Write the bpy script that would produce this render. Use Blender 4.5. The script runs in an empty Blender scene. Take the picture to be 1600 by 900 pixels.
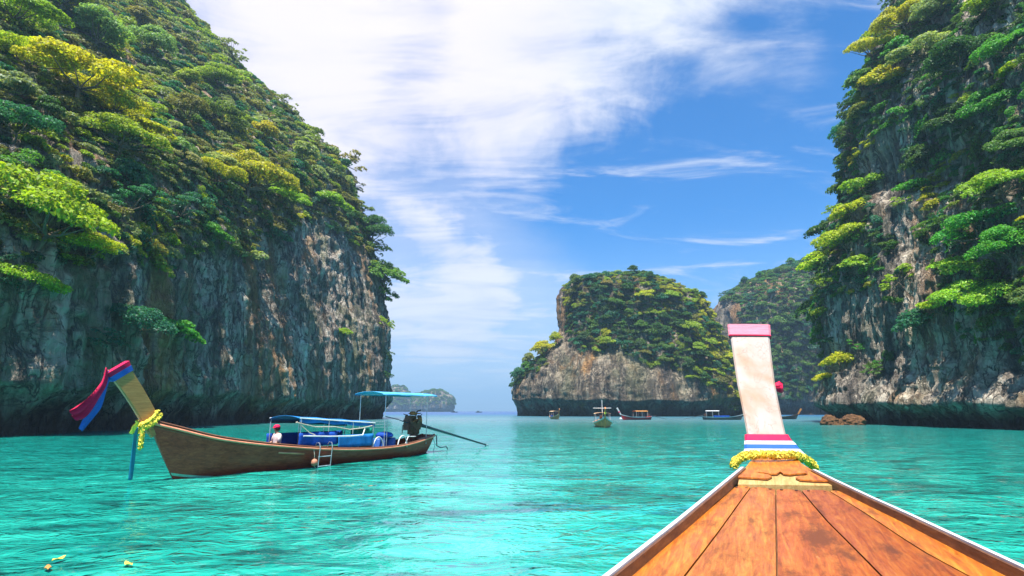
import bpy, bmesh, math, random
import numpy as np
from mathutils import Vector, Matrix, Euler

S = bpy.context.scene
C = S.collection
rnd = random.Random(7)
rng = np.random.default_rng(11)
R = math.radians

# ------------------------------------------------------------------ camera
FPX, CAMH = 889.0, 2.0                       # focal length in pixels of a 1600 px wide frame, eye height over the water
PITCH = math.atan(192 / FPX)
cam = bpy.data.cameras.new('camera'); camo = bpy.data.objects.new('camera', cam); C.objects.link(camo)
cam.sensor_width = 36.0; cam.lens = 36.0 * FPX / 1600.0
cam.clip_start = 0.05; cam.clip_end = 30000
camo.location = (0, 0, CAMH); camo.rotation_euler = (math.pi / 2 + PITCH, 0, 0)
S.camera = camo
S.render.resolution_x, S.render.resolution_y = 1024, 576

# ------------------------------------------------------------------ world, sun, exposure
SUN = Vector((-0.09, -0.33, 0.94)).normalized()
W = bpy.data.worlds.new('World'); S.world = W; W.use_nodes = True
wt = W.node_tree; wt.nodes.clear()


class NT:
    """Small helper to write node trees."""
    def __init__(s, t): s.t = t
    def n(s, typ, **kw):
        nd = s.t.nodes.new(typ)
        for k, v in kw.items(): setattr(nd, k, v)
        return nd
    def put(s, sock, v):
        if isinstance(v, bpy.types.NodeSocket): s.t.links.new(v, sock)
        elif v is not None:
            if isinstance(v, (tuple, list, Vector)) and len(v) == 3 and sock.type == 'RGBA': v = (*v, 1)
            sock.default_value = v
    def math(s, op, a, b=None, c=None, clamp=False):
        nd = s.n('ShaderNodeMath', operation=op, use_clamp=clamp)
        s.put(nd.inputs[0], a); s.put(nd.inputs[1], b); s.put(nd.inputs[2], c)
        return nd.outputs[0]
    def vmath(s, op, a, b=None, out=0):
        nd = s.n('ShaderNodeVectorMath', operation=op)
        s.put(nd.inputs[0], a); s.put(nd.inputs[1], b)
        return nd.outputs[out]
    def mapr(s, v, a, b, c=0.0, d=1.0, smooth=True):
        nd = s.n('ShaderNodeMapRange', interpolation_type='SMOOTHSTEP' if smooth else 'LINEAR', clamp=True)
        for i, x in enumerate((v, a, b, c, d)): s.put(nd.inputs[i], x)
        return nd.outputs[0]
    def mix(s, f, a, b, mode='MIX'):
        nd = s.n('ShaderNodeMix', data_type='RGBA', blend_type=mode)
        s.put(nd.inputs[0], f); s.put(nd.inputs[6], a); s.put(nd.inputs[7], b)
        return nd.outputs[2]
    def noise(s, vec, scale=1.0, detail=4.0, rough=0.5, dist=0.0, out=0):
        nd = s.n('ShaderNodeTexNoise')
        s.put(nd.inputs['Vector'], vec); nd.inputs['Scale'].default_value = scale
        nd.inputs['Detail'].default_value = detail; nd.inputs['Roughness'].default_value = rough
        nd.inputs['Distortion'].default_value = dist
        return nd.outputs[out]
    def mapping(s, vec, scale=(1, 1, 1), rot=(0, 0, 0), loc=(0, 0, 0)):
        nd = s.n('ShaderNodeMapping'); s.put(nd.inputs[0], vec)
        nd.inputs['Location'].default_value = loc; nd.inputs['Rotation'].default_value = rot; nd.inputs['Scale'].default_value = scale
        return nd.outputs[0]
    def ramp(s, f, stops):
        nd = s.n('ShaderNodeValToRGB'); s.put(nd.inputs[0], f)
        el = nd.color_ramp.elements
        while len(el) < len(stops): el.new(0.5)
        for e, (p, c) in zip(el, stops): e.position = p; e.color = (*c, 1) if len(c) == 3 else c
        return nd.outputs[0]
    def bump(s, h, strength=0.5, dist=0.1, nrm=None):
        nd = s.n('ShaderNodeBump'); nd.inputs['Strength'].default_value = strength
        nd.inputs['Distance'].default_value = dist; s.put(nd.inputs['Height'], h)
        if nrm is not None: s.put(nd.inputs['Normal'], nrm)
        return nd.outputs[0]


def ray(px, py):
    u = (px - 800) / FPX; v = (450 - py) / FPX
    c, s = math.cos(PITCH), math.sin(PITCH)
    return Vector((u, c - v * s, s + v * c))
def at_y(px, py, Y):
    d = ray(px, py); return Vector((0, 0, CAMH)) + d * (Y / d.y)
def on_z(px, py, z=0.0):
    d = ray(px, py); return Vector((0, 0, CAMH)) + d * ((z - CAMH) / d.z)
def ratio(px, py):
    d = ray(px, py); return d.x / d.y, d.z / d.y
def proj(P):
    c, s = math.cos(PITCH), math.sin(PITCH)
    x, y, z = P[..., 0], P[..., 1], P[..., 2] - CAMH
    fw = y * c + z * s; up = -y * s + z * c
    fw = np.where(fw < 0.1, 0.1, fw)
    return 800 + FPX * x / fw, 450 - FPX * up / fw


w = NT(wt)
sky = w.n('ShaderNodeTexSky', sky_type='NISHITA', sun_disc=False)
sky.sun_elevation = math.asin(SUN.z); sky.sun_rotation = math.atan2(SUN.x, SUN.y)
sky.altitude = 0; sky.air_density = 1.0; sky.dust_density = 0.6; sky.ozone_density = 3.0
tc = w.n('ShaderNodeTexCoord'); gd = tc.outputs['Generated']
sp = w.n('ShaderNodeSeparateXYZ'); w.put(sp.inputs[0], gd)
zc = w.math('MAXIMUM', sp.outputs[2], 0.0)
zz = w.math('ADD', zc, 0.16)
cx = w.n('ShaderNodeCombineXYZ')
w.put(cx.inputs[0], w.math('DIVIDE', sp.outputs[0], zz)); w.put(cx.inputs[1], w.math('DIVIDE', sp.outputs[1], zz))
plane = cx.outputs[0]
n1 = w.noise(w.mapping(plane, (0.8, 1.5, 1), (0, 0, R(-28)), (3.1, 1.7, 0)), 1.0, 9, 0.58, 0.5)
n2 = w.noise(w.mapping(plane, (1.7, 4.2, 1), (0, 0, R(-24)), (0.4, 5.2, 0)), 1.0, 8, 0.62, 0.8)
dens = w.math('ADD', w.math('MULTIPLY', n1, 0.5), w.math('MULTIPLY', n2, 0.5))
wp = w.vmath('SUBTRACT', w.noise(gd, 3.0, 6, 0.6, 0.3, 1), (0.5, 0.5, 0.5))
gdw = w.vmath('NORMALIZE', w.vmath('ADD', gd, w.vmath('MULTIPLY', wp, (0.42, 0.42, 0.20))))
def lobe(px, py, lo, hi, amt):
    """density added round one direction of the sky"""
    d = ray(px, py).normalized()
    return w.math('MULTIPLY', w.mapr(w.vmath('DOT_PRODUCT', gdw, d, 1), lo, hi), amt)
for l in ((600, 10, .92, .995, .19), (960, 80, .945, .995, .16), (1180, 30, .95, .995, .19), (840, 170, .975, .998, .05), (400, 120, .95, .995, .10),
          (670, 275, .988, .9996, .10), (810, 252, .990, .9998, .07), (665, 430, .990, .9994, .24), (1150, 430, .9935, .9996, .24), (740, 500, .980, .998, .16),
          (1220, 250, .945, .996, -.26), (1060, 330, .965, .998, -.10), (900, 340, .97, .998, -.08), (640, 340, .98, .998, -.08)):
    dens = w.math('ADD', dens, lobe(*l))
cov = w.mapr(dens, 0.49, 0.82)
cov = w.math('MAXIMUM', cov, w.math('MULTIPLY', w.mapr(n2, 0.50, 0.78), 0.8))
veil = w.math('ADD', lobe(500, 20, .91, .995, .50), lobe(690, 520, .955, .997, .55))
cov = w.math('MAXIMUM', cov, w.math('MULTIPLY', veil, w.mapr(n1, 0.25, 0.6, 0.55, 1.0)))
skyc = w.mix(1.0, sky.outputs[0], (0.22, 1.20, 2.05), 'MULTIPLY')
hor = w.mapr(sp.outputs[2], 0.34, -0.02)
skyc = w.mix(w.math('MULTIPLY', hor, 0.66), skyc, (6.2, 7.9, 10.2))
ccol = w.mix(w.mapr(n2, 0.3, 0.7), (7.6, 8.3, 10.2), (10.4, 10.4, 10.9))
ccol = w.mix(lobe(560, -20, .86, .99, .8), ccol, (11.6, 10.5, 11.2))
skyc = w.mix(w.math('MULTIPLY', cov, 0.95), skyc, ccol)
bg = w.n('ShaderNodeBackground'); w.put(bg.inputs[0], skyc); bg.inputs[1].default_value = 0.0475
wo = w.n('ShaderNodeOutputWorld'); wt.links.new(bg.outputs[0], wo.inputs[0])

sl = bpy.data.lights.new('sun', 'SUN'); sl.energy = 5.0; sl.angle = R(0.55); sl.color = (1.0, 0.95, 0.86)
so = bpy.data.objects.new('sun', sl); C.objects.link(so)
so.rotation_euler = SUN.to_track_quat('Z', 'Y').to_euler(); so.location = (0, 0, 60)

S.view_settings.view_transform = 'Standard'; S.view_settings.look = 'None'
S.view_settings.exposure = 1.1; S.view_settings.gamma = 1.0
S.render.engine = 'CYCLES'
cy = S.cycles
cy.use_denoising = True
cy.max_bounces = 5; cy.diffuse_bounces = 2; cy.glossy_bounces = 2; cy.transmission_bounces = 2; cy.transparent_max_bounces = 4; cy.volume_bounces = 0
cy.caustics_reflective = False; cy.caustics_refractive = False
cy.sample_clamp_indirect = 4.0; cy.sample_clamp_direct = 12.0

# ------------------------------------------------------------------ materials
def material(name):
    m = bpy.data.materials.new(name); m.use_nodes = True
    t = m.node_tree; t.nodes.clear()
    k = NT(t); out = k.n('ShaderNodeOutputMaterial')
    return m, k, out
def principled(k, col, rough=0.6, spec=0.4, nrm=None, metal=0.0):
    b = k.n('ShaderNodeBsdfPrincipled')
    k.put(b.inputs['Base Color'], col); k.put(b.inputs['Roughness'], rough)
    k.put(b.inputs['Specular IOR Level'], spec); k.put(b.inputs['Metallic'], metal)
    if nrm is not None: k.put(b.inputs['Normal'], nrm)
    return b

def mat_plain(name, col, rough=0.6, spec=0.4, var=0.25, scale=6.0, metal=0.0, bump=0.15, stretch=(1, 1, 1)):
    m, k, out = material(name)
    co = k.n('ShaderNodeTexCoord').outputs['Object']
    n = k.noise(k.mapping(co, stretch), scale, 6, 0.6)
    c = k.mix(k.mapr(n, 0.3, 0.7), tuple(x * (1 - var) for x in col), tuple(min(1, x * (1 + var)) for x in col))
    b = principled(k, c, k.mapr(n, 0.3, 0.7, rough * 0.85, min(1, rough * 1.15)), spec, k.bump(n, bump, 0.01), metal)
    k.t.links.new(b.outputs[0], out.inputs[0])
    return m

def mat_rock(name, scale, warm=0.5, dark=0.0, green=0.4, wet=3.0):
    m, k, out = material(name)
    co = k.n('ShaderNodeTexCoord').outputs['Object']
    s = scale
    streak = k.noise(k.mapping(co, (s, s, s * 0.075)), 0.6, 8, 0.6, 0.5)
    fine = k.noise(k.mapping(co, (s, s, s * 0.22)), 2.4, 8, 0.64, 0.4)
    big = k.noise(k.mapping(co, (s, s, s * 0.6)), 0.11, 5, 0.55, 0.3)
    warmn = k.noise(k.mapping(co, (s, s, s * 0.2), (0, 0, 0), (17, 3, 9)), 0.22, 7, 0.6, 0.6)
    grn = k.noise(k.mapping(co, (s, s, s * 0.35), (0, 0, 0), (5, 31, 2)), 0.3, 7, 0.65, 0.5)
    v = k.math('ADD', k.math('MULTIPLY', streak, 0.6), k.math('MULTIPLY', fine, 0.4))
    d = dark
    base = k.ramp(v, [(0.39, (0.07, 0.058, 0.05)), (0.46, (0.27 - d * .09, 0.215 - d * .08, 0.165 - d * .07)), (0.53, (0.49 - d * .16, 0.405 - d * .14, 0.31 - d * .12)), (0.61, (0.72 - d * .2, 0.62 - d * .2, 0.48 - d * .18))])
    crk = k.math('ABSOLUTE', k.math('SUBTRACT', k.noise(k.mapping(co, (s, s, s * 0.3), (0, R(8), 0), (3, 8, 1)), 0.9, 6, 0.6, 0.8), 0.5))
    crk2 = k.math('ABSOLUTE', k.math('SUBTRACT', k.noise(k.mapping(co, (s * .6, s * .6, s * 1.4), (R(6), 0, 0), (13, 8, 1)), 0.7, 6, 0.6, 0.5), 0.5))
    crack = k.math('MULTIPLY', k.mapr(crk, 0.0, 0.035), k.mapr(crk2, 0.0, 0.02, 0.55, 1.0))
    base = k.mix(crack, (0.12, 0.10, 0.085), base)
    base = k.mix(k.math('MULTIPLY', k.mapr(grn, 0.46, 0.66), green), base, (0.17, 0.19, 0.09))
    base = k.mix(k.math('MULTIPLY', k.mapr(warmn, 0.50, 0.64), warm), base, k.ramp(fine, [(0.3, (0.20, 0.09, 0.035)), (0.6, (0.50, 0.27, 0.10))]))
    base = k.mix(k.mapr(big, 0.35, 0.6, 0.35, 0.0), base, (0.09, 0.085, 0.08))
    z = k.n('ShaderNodeSeparateXYZ'); k.put(z.inputs[0], k.n('ShaderNodeNewGeometry').outputs['Position'])
    tide = k.mapr(k.math('ADD', z.outputs[2], k.math('MULTIPLY', streak, wet * 1.2)), wet * 0.9, wet * 1.9, 0.85, 0.0)
    base = k.mix(tide, base, (0.060, 0.032, 0.022))
    h = k.math('ADD', k.math('ADD', k.math('MULTIPLY', streak, 0.7), k.math('MULTIPLY', fine, 0.7)), k.math('MULTIPLY', crack, 0.22))
    b = principled(k, base, 0.88, 0.25, k.bump(h, 1.0, 1.1 / s))
    k.t.links.new(b.outputs[0], out.inputs[0])
    return m

def mat_leaf(name, instancer):
    m, k, out = material(name)
    if instancer:
        a = k.n('ShaderNodeAttribute', attribute_type='INSTANCER', attribute_name='tint'); col = a.outputs['Color']
    else:
        col = k.n('ShaderNodeObjectInfo').outputs['Color']
    g = k.n('ShaderNodeNewGeometry').outputs['Random Per Island']
    hsv = k.n('ShaderNodeHueSaturation')
    k.put(hsv.inputs['Hue'], k.mapr(g, 0, 1, 0.485, 0.525, False)); k.put(hsv.inputs['Value'], k.mapr(k.math('FRACT', k.math('MULTIPLY', g, 7.31)), 0, 1, 0.55, 1.5, False))
    hsv.inputs['Saturation'].default_value = 1.0; k.put(hsv.inputs['Color'], col)
    c = hsv.outputs[0]
    b = principled(k, c, 0.5, 0.35)
    tr = k.n('ShaderNodeBsdfTranslucent'); k.put(tr.inputs[0], k.mix(1.0, c, (1.35, 1.35, 0.5), 'MULTIPLY'))
    mx = k.n('ShaderNodeMixShader'); mx.inputs[0].default_value = 0.45
    k.t.links.new(b.outputs[0], mx.inputs[1]); k.t.links.new(tr.outputs[0], mx.inputs[2])
    k.t.links.new(mx.outputs[0], out.inputs[0])
    return m

def mat_wood(name, c0, c1, c2, rough=0.4, axis_scale=(1, 14, 14), worn=0.5, spec=0.5):
    """grain runs along local x; object colour tints each plank"""
    m, k, out = material(name)
    co = k.n('ShaderNodeTexCoord').outputs['Object']
    oi = k.n('ShaderNodeObjectInfo')
    off = k.n('ShaderNodeCombineXYZ'); k.put(off.inputs[0], k.math('MULTIPLY', oi.outputs['Random'], 37.0))
    co = k.vmath('ADD', co, off.outputs[0])
    grain = k.noise(k.mapping(co, axis_scale), 2.2, 8, 0.65, 1.2)
    fine = k.noise(k.mapping(co, tuple(a * 3 for a in axis_scale)), 4.0, 4, 0.6)
    blot = k.noise(k.mapping(co, (1.3, 3.6, 3.6)), 1.6, 9, 0.72, 0.25)
    spot = k.noise(k.mapping(co, (5, 9, 9)), 2.4, 7, 0.75, 0.4)
    g = k.math('ADD', k.math('MULTIPLY', grain, 0.7), k.math('MULTIPLY', fine, 0.3))
    c = k.ramp(g, [(0.34, c0), (0.5, c1), (0.66, c2)])
    c = k.mix(k.mapr(blot, 0.48, 0.66, 0, worn * 1.1), c, tuple(x * 0.38 for x in c1))
    c = k.mix(k.mapr(spot, 0.62, 0.72, 0, worn * 0.7), c, tuple(x * 0.25 for x in c1))
    c = k.mix(k.mapr(spot, 0.36, 0.28, 0, worn * 0.5), c, tuple(min(.8, x * 1.25 + .06) for x in c2))
    c = k.mix(1.0, c, oi.outputs['Color'], 'MULTIPLY')
    b = principled(k, c, k.mapr(blot, 0.3, 0.7, rough * 0.75, rough * 1.5), spec, k.bump(k.math('ADD', g, k.math('MULTIPLY', spot, 0.5)), 0.35, 0.006))
    k.t.links.new(b.outputs[0], out.inputs[0])
    return m

def mat_water():
    m, k, out = material('sea_water')
    geo = k.n('ShaderNodeNewGeometry'); pos = geo.outputs['Position']
    sx = k.n('ShaderNodeSeparateXYZ'); k.put(sx.inputs[0], pos)
    dist = k.vmath('LENGTH', pos, None, 1)
    # bed: pale sand patches, weed, then deep water beyond the bay
    bed = k.noise(k.mapping(pos, (0.5, 0.9, 1), (0, 0, R(12))), 0.22, 6, 0.6, 1.0)
    bed2 = k.noise(k.mapping(pos, (0.8, 2.2, 1), (0, 0, R(-6))), 0.55, 6, 0.65, 1.4)
    shallow = k.ramp(k.math('ADD', k.math('MULTIPLY', bed, 0.45), k.math('MULTIPLY', bed2, 0.55)),
                     [(0.40, (0.006, 0.11, 0.10)), (0.47, (0.01, 0.31, 0.245)), (0.54, (0.02, 0.46, 0.35)), (0.62, (0.07, 0.60, 0.475))])
    mid = k.mix(k.mapr(bed2, 0.38, 0.62), (0.004, 0.18, 0.155), (0.01, 0.38, 0.31))
    deep = k.mix(k.mapr(bed, 0.35, 0.65), (0.002, 0.10, 0.15), (0.002, 0.21, 0.24))
    col = k.mix(k.mapr(dist, 9, 42), shallow, mid)
    col = k.mix(k.mapr(dist, 40, 160), col, deep)
    col = k.mix(k.mapr(dist, 120, 420), col, (0.0, 0.07, 0.24))
    # ripples
    w1 = k.noise(k.mapping(pos, (0.8, 1.0, 1), (0, 0, R(8))), 0.55, 3, 0.5, 0.9)
    w2 = k.noise(k.mapping(pos, (0.85, 1.15, 1), (0, 0, R(-10))), 1.5, 3, 0.5, 1.0)
    w3 = k.noise(k.mapping(pos, (0.9, 1.1, 1), (0, 0, R(15))), 4.2, 2, 0.5, 0.6)
    crest = lambda n_: k.math('SUBTRACT', 0.5, k.math('ABSOLUTE', k.math('SUBTRACT', n_, 0.5)))
    h = k.math('ADD', k.math('ADD', k.math('MULTIPLY', crest(w1), 0.20), k.math('MULTIPLY', crest(w2), 0.12)), k.math('MULTIPLY', w3, 0.022))
    nrm = k.bump(h, 1.0, 1.0)
    dif = k.n('ShaderNodeBsdfDiffuse'); k.put(dif.inputs[0], col); k.put(dif.inputs['Normal'], k.bump(h, 1.0, 1.0))
    gl = k.n('ShaderNodeBsdfGlossy'); k.put(gl.inputs['Roughness'], k.mapr(dist, 18, 160, 0.015, 0.30)); k.put(gl.inputs['Normal'], k.bump(h, 0.6, 1.0))
    fr = k.n('ShaderNodeFresnel'); fr.inputs[0].default_value = 2.6; k.put(fr.inputs['Normal'], nrm)
    mx = k.n('ShaderNodeMixShader'); k.put(mx.inputs[0], k.math('MULTIPLY', fr.outputs[0], k.mapr(dist, 40, 300, 1.12, 0.5)))
    k.t.links.new(dif.outputs[0], mx.inputs[1]); k.t.links.new(gl.outputs[0], mx.inputs[2])
    k.t.links.new(mx.outputs[0], out.inputs[0])
    return m

M = {}
M['rock_left'] = mat_rock('limestone_left', 0.55, 0.9, -0.5, 0.8, 3.0)
M['rock_right'] = mat_rock('limestone_right', 0.55, 0.6, -0.4, 0.4, 2.2)
M['rock_mid'] = mat_rock('limestone_mid', 0.3, 0.95, 1.0, 0.45, 4.0)
M['rock_far'] = mat_rock('limestone_far', 0.12, 0.3, 0.0, 0.3, 5.0)
M['leaf'] = mat_leaf('leaf', False); M['leaf_mass'] = mat_leaf('leaf_mass', True)
M['bark'] = mat_plain('bark', (0.16, 0.12, 0.085), 0.9, 0.2, 0.4, 8, stretch=(3, 3, .6), bump=0.6)
M['water'] = mat_water()
M['deck'] = mat_wood('deck_wood', (0.22, 0.040, 0.005), (0.40, 0.098, 0.009), (0.54, 0.185, 0.02), 0.42, worn=0.95)
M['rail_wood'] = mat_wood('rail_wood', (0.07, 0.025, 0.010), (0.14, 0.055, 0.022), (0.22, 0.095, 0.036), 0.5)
M['pale_wood'] = mat_wood('pale_wood', (0.34, 0.19, 0.05), (0.50, 0.31, 0.10), (0.60, 0.42, 0.17), 0.5, worn=0.2)
M['hull'] = mat_wood('hull_wood', (0.15, 0.017, 0.007), (0.27, 0.036, 0.013), (0.42, 0.080, 0.028), 0.45, (0.35, 5, 5), 0.5, 0.4)
M['prow_wood'] = mat_wood('prow_wood', (0.30, 0.12, 0.035), (0.46, 0.20, 0.06), (0.56, 0.28, 0.09), 0.45, (0.6, 8, 8), 0.2)
M['board_paint'] = None
M['white_paint'] = mat_plain('white_paint', (0.60, 0.60, 0.60), 0.45, 0.45, 0.08, 7)
M['trim'] = mat_plain('trim_paint', (0.86, 0.31, 0.17), 0.5, 0.4, 0.15, 3)
M['boot'] = mat_plain('waterline_paint', (0.25, 0.52, 0.36), 0.5, 0.4, 0.3, 2)
M['blue_cloth'] = mat_plain('blue_cloth', (0.012, 0.07, 0.36), 0.8, 0.2, 0.35, 2.5)
M['sky_cloth'] = mat_plain('light_blue_cloth', (0.10, 0.42, 0.68), 0.75, 0.2, 0.15, 3)
M['royal_cloth'] = mat_plain('mid_blue_cloth', (0.02, 0.20, 0.52), 0.8, 0.2, 0.2, 3)
M['green_cloth'] = mat_plain('green_cloth', (0.01, 0.26, 0.18), 0.8, 0.2, 0.2, 3)
M['red_cloth'] = mat_plain('red_cloth', (0.72, 0.012, 0.075), 0.7, 0.25, 0.15, 5, bump=0.9, stretch=(1, 1, 5))
M['pink_cloth'] = mat_plain('pink_cloth', (0.70, 0.20, 0.26), 0.75, 0.2, 0.12, 8, bump=0.9, stretch=(1, 1, 5))
M['white_cloth'] = mat_plain('white_cloth', (0.58, 0.57, 0.58), 0.8, 0.2, 0.06, 8, bump=0.9, stretch=(1, 1, 5))
M['ribbon_blue'] = mat_plain('ribbon_blue', (0.025, 0.11, 0.48), 0.7, 0.25, 0.12, 6, bump=0.9, stretch=(1, 1, 5))
M['teal_ribbon'] = mat_plain('teal_ribbon', (0.01, 0.20, 0.32), 0.7, 0.25, 0.15, 6)
M['yellow'] = mat_plain('marigold', (0.95, 0.70, 0.09), 0.75, 0.2, 0.28, 14)
M['metal'] = mat_plain('galvanised_pipe', (0.55, 0.57, 0.60), 0.35, 0.5, 0.12, 5, metal=0.7)
M['white_pipe'] = mat_plain('white_pipe', (0.72, 0.72, 0.72), 0.4, 0.5, 0.1, 5)
M['engine'] = mat_plain('oily_engine', (0.10, 0.042, 0.024), 0.5, 0.5, 0.5, 9, bump=0.5)
M['engine_rust'] = mat_plain('rusty_engine', (0.36, 0.11, 0.03), 0.65, 0.4, 0.4, 9, bump=0.4)
M['shaft'] = mat_plain('painted_shaft', (0.025, 0.055, 0.075), 0.45, 0.5, 0.2, 5)
M['rope'] = mat_plain('rope', (0.55, 0.47, 0.38), 0.9, 0.1, 0.2, 20)
M['barrel'] = mat_plain('blue_plastic', (0.012, 0.09, 0.34), 0.4, 0.5, 0.15, 3)
M['fender'] = mat_plain('faded_orange', (0.48, 0.20, 0.12), 0.6, 0.4, 0.2, 8)
M['skin'] = mat_plain('skin', (0.42, 0.23, 0.15), 0.55, 0.4, 0.08, 12)
M['shirt'] = mat_plain('pale_shirt', (0.70, 0.55, 0.52), 0.8, 0.2, 0.08, 8)
M['shorts'] = mat_plain('dark_shorts', (0.05, 0.05, 0.07), 0.8, 0.2, 0.1, 8)
M['hair'] = mat_plain('black_hair', (0.015, 0.012, 0.01), 0.6, 0.3, 0.2, 20)
M['cream'] = mat_plain('cream_paint', (0.78, 0.50, 0.28), 0.5, 0.4, 0.2, 3)
M['gold_brown'] = mat_plain('gold_brown_wood', (0.58, 0.20, 0.05), 0.5, 0.4, 0.35, 3)
M['red_paint'] = mat_plain('red_paint', (0.50, 0.025, 0.03), 0.45, 0.4, 0.15, 3)
M['dark_paint'] = mat_plain('dark_hull_paint', (0.05, 0.06, 0.06), 0.45, 0.4, 0.25, 3)
M['orange_cloth'] = mat_plain('orange_cloth', (0.60, 0.26, 0.07), 0.75, 0.2, 0.15, 4)

# ------------------------------------------------------------------ object helpers
def setp(o, label=None, cat=None, group=None, kind=None):
    if label: o['label'] = label
    if cat: o['category'] = cat
    if group: o['group'] = group
    if kind: o['kind'] = kind
    return o
def empty(name, loc=(0, 0, 0), rz=0.0, **kw):
    o = bpy.data.objects.new(name, None); C.objects.link(o); o.empty_display_size = 0.2
    o.location = loc; o.rotation_euler = (0, 0, rz)
    return setp(o, **kw)
def np_mesh(name, V, F, mats, smooth=True):
    """V (n,3), F (m,k) with k constant, or a list of index tuples"""
    me = bpy.data.meshes.new(name)
    if isinstance(F, np.ndarray):
        V = np.asarray(V, np.float32); n, k = F.shape
        me.vertices.add(len(V)); me.vertices.foreach_set('co', V.ravel())
        me.loops.add(n * k); me.loops.foreach_set('vertex_index', F.astype(np.int32).ravel())
        me.polygons.add(n); me.polygons.foreach_set('loop_start', np.arange(0, n * k, k, dtype=np.int32))
        me.update(calc_edges=True)
    else:
        me.from_pydata([tuple(v) for v in V], [], F); me.update()
    for m in (mats if isinstance(mats, (list, tuple)) else [mats]): me.materials.append(m)
    if smooth: me.polygons.foreach_set('use_smooth', np.ones(len(me.polygons), bool))
    me.validate()
    return me
def link(name, me, parent=None, **kw):
    o = bpy.data.objects.new(name, me); C.objects.link(o)
    if parent is not None: o.parent = parent
    return setp(o, **kw)

class MB:
    """collects simple shapes into one mesh"""
    def __init__(s): s.v = []; s.f = []
    def add(s, V, F):
        b = len(s.v); s.v += [tuple(x) for x in V]; s.f += [tuple(i + b for i in q) for q in F]; return s
    def box(s, c, d, rot=None, bev=0.0):
        x, y, z = d[0] / 2, d[1] / 2, d[2] / 2
        P = [Vector((a * x, b * y, e * z)) for a in (-1, 1) for b in (-1, 1) for e in (-1, 1)]
        if rot is not None: P = [rot @ p for p in P]
        P = [p + Vector(c) for p in P]
        return s.add(P, [(0, 1, 3, 2), (4, 6, 7, 5), (0, 4, 5, 1), (2, 3, 7, 6), (0, 2, 6, 4), (1, 5, 7, 3)])
    def tube(s, pts, r, n=8, caps=True):
        pts = [Vector(p) for p in pts]; rs = r if isinstance(r, (list, tuple)) else [r] * len(pts)
        V = []; up = None
        for i, p in enumerate(pts):
            t = (pts[min(i + 1, len(pts) - 1)] - pts[max(i - 1, 0)]).normalized()
            if up is None:
                up = t.orthogonal().normalized()
            a = (up - t * up.dot(t))
            a = a.normalized() if a.length > 1e-5 else t.orthogonal().normalized()
            up = a; b = t.cross(a)
            V += [p + (a * math.cos(2 * math.pi * j / n) + b * math.sin(2 * math.pi * j / n)) * rs[i] for j in range(n)]
        F = [(i * n + j, i * n + (j + 1) % n, (i + 1) * n + (j + 1) % n, (i + 1) * n + j) for i in range(len(pts) - 1) for j in range(n)]
        if caps: F += [tuple(range(n - 1, -1, -1)), tuple(range((len(pts) - 1) * n, len(pts) * n))]
        return s.add(V, F)
    def lathe(s, c, prof, n=14, axis='z'):
        """prof: (radius, height)"""
        V = []
        for r, h in prof:
            for j in range(n):
                a = 2 * math.pi * j / n; p = (r * math.cos(a), r * math.sin(a), h)
                if axis == 'x': p = (p[2], p[0], p[1])
                if axis == 'y': p = (p[0], p[2], p[1])
                V.append(Vector(p) + Vector(c))
        m = len(prof)
        F = [(i * n + j, i * n + (j + 1) % n, (i + 1) * n + (j + 1) % n, (i + 1) * n + j) for i in range(m - 1) for j in range(n)]
        F += [tuple(range(n - 1, -1, -1)), tuple(range((m - 1) * n, m * n))]
        return s.add(V, F)
    def sheet(s, grid, thick=None):
        """grid[i][j] of points; thick gives the sheet a back"""
        ni, nj = len(grid), len(grid[0])
        V = [p for row in grid for p in row]
        F = [(i * nj + j, i * nj + j + 1, (i + 1) * nj + j + 1, (i + 1) * nj + j) for i in range(ni - 1) for j in range(nj - 1)]
        if thick is None: return s.add(V, F)
        T = Vector(thick); n0 = ni * nj
        V2 = [Vector(p) + T for p in V]
        F2 = [tuple(n0 + q for q in reversed(f)) for f in F]
        ed = [(0 * nj + j, 0 * nj + j + 1) for j in range(nj - 1)] + [((ni - 1) * nj + j + 1, (ni - 1) * nj + j) for j in range(nj - 1)]
        ed += [((i + 1) * nj, i * nj) for i in range(ni - 1)] + [(i * nj + nj - 1, (i + 1) * nj + nj - 1) for i in range(ni - 1)]
        F3 = [(b, a, a + n0, b + n0) for a, b in ed]
        return s.add(list(V) + V2, F + F2 + F3)
    def prism(s, poly, top, bot):
        """poly: list of (x, y); top, bot: z values or functions of (x, y)"""
        n = len(poly)
        tz = top if callable(top) else (lambda x, y: top); bz = bot if callable(bot) else (lambda x, y: bot)
        V = [(x, y, tz(x, y)) for x, y in poly] + [(x, y, bz(x, y)) for x, y in poly]
        return s.add(V, [tuple(range(n)), tuple(range(2 * n - 1, n - 1, -1))] + [(j, n + j, n + (j + 1) % n, (j + 1) % n) for j in range(n)])
    def mesh(s, name, mat, smooth=False, bevel=0.0):
        me = bpy.data.meshes.new(name); me.from_pydata(s.v, [], s.f)
        bm = bmesh.new(); bm.from_mesh(me)
        bmesh.ops.recalc_face_normals(bm, faces=bm.faces)
        if bevel: bmesh.ops.bevel(bm, geom=[e for e in bm.edges if len(e.link_faces) == 2 and e.calc_face_angle(0) > 0.6], offset=bevel, segments=2, affect='EDGES', profile=0.6)
        bm.to_mesh(me); bm.free()
        me.materials.append(mat)
        if smooth:
            me.polygons.foreach_set('use_smooth', np.ones(len(me.polygons), bool))
        return me
    def obj(s, name, mat, parent=None, smooth=False, bevel=0.0, **kw):
        return link(name, s.mesh(name, mat, smooth, bevel), parent, **kw)

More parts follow.
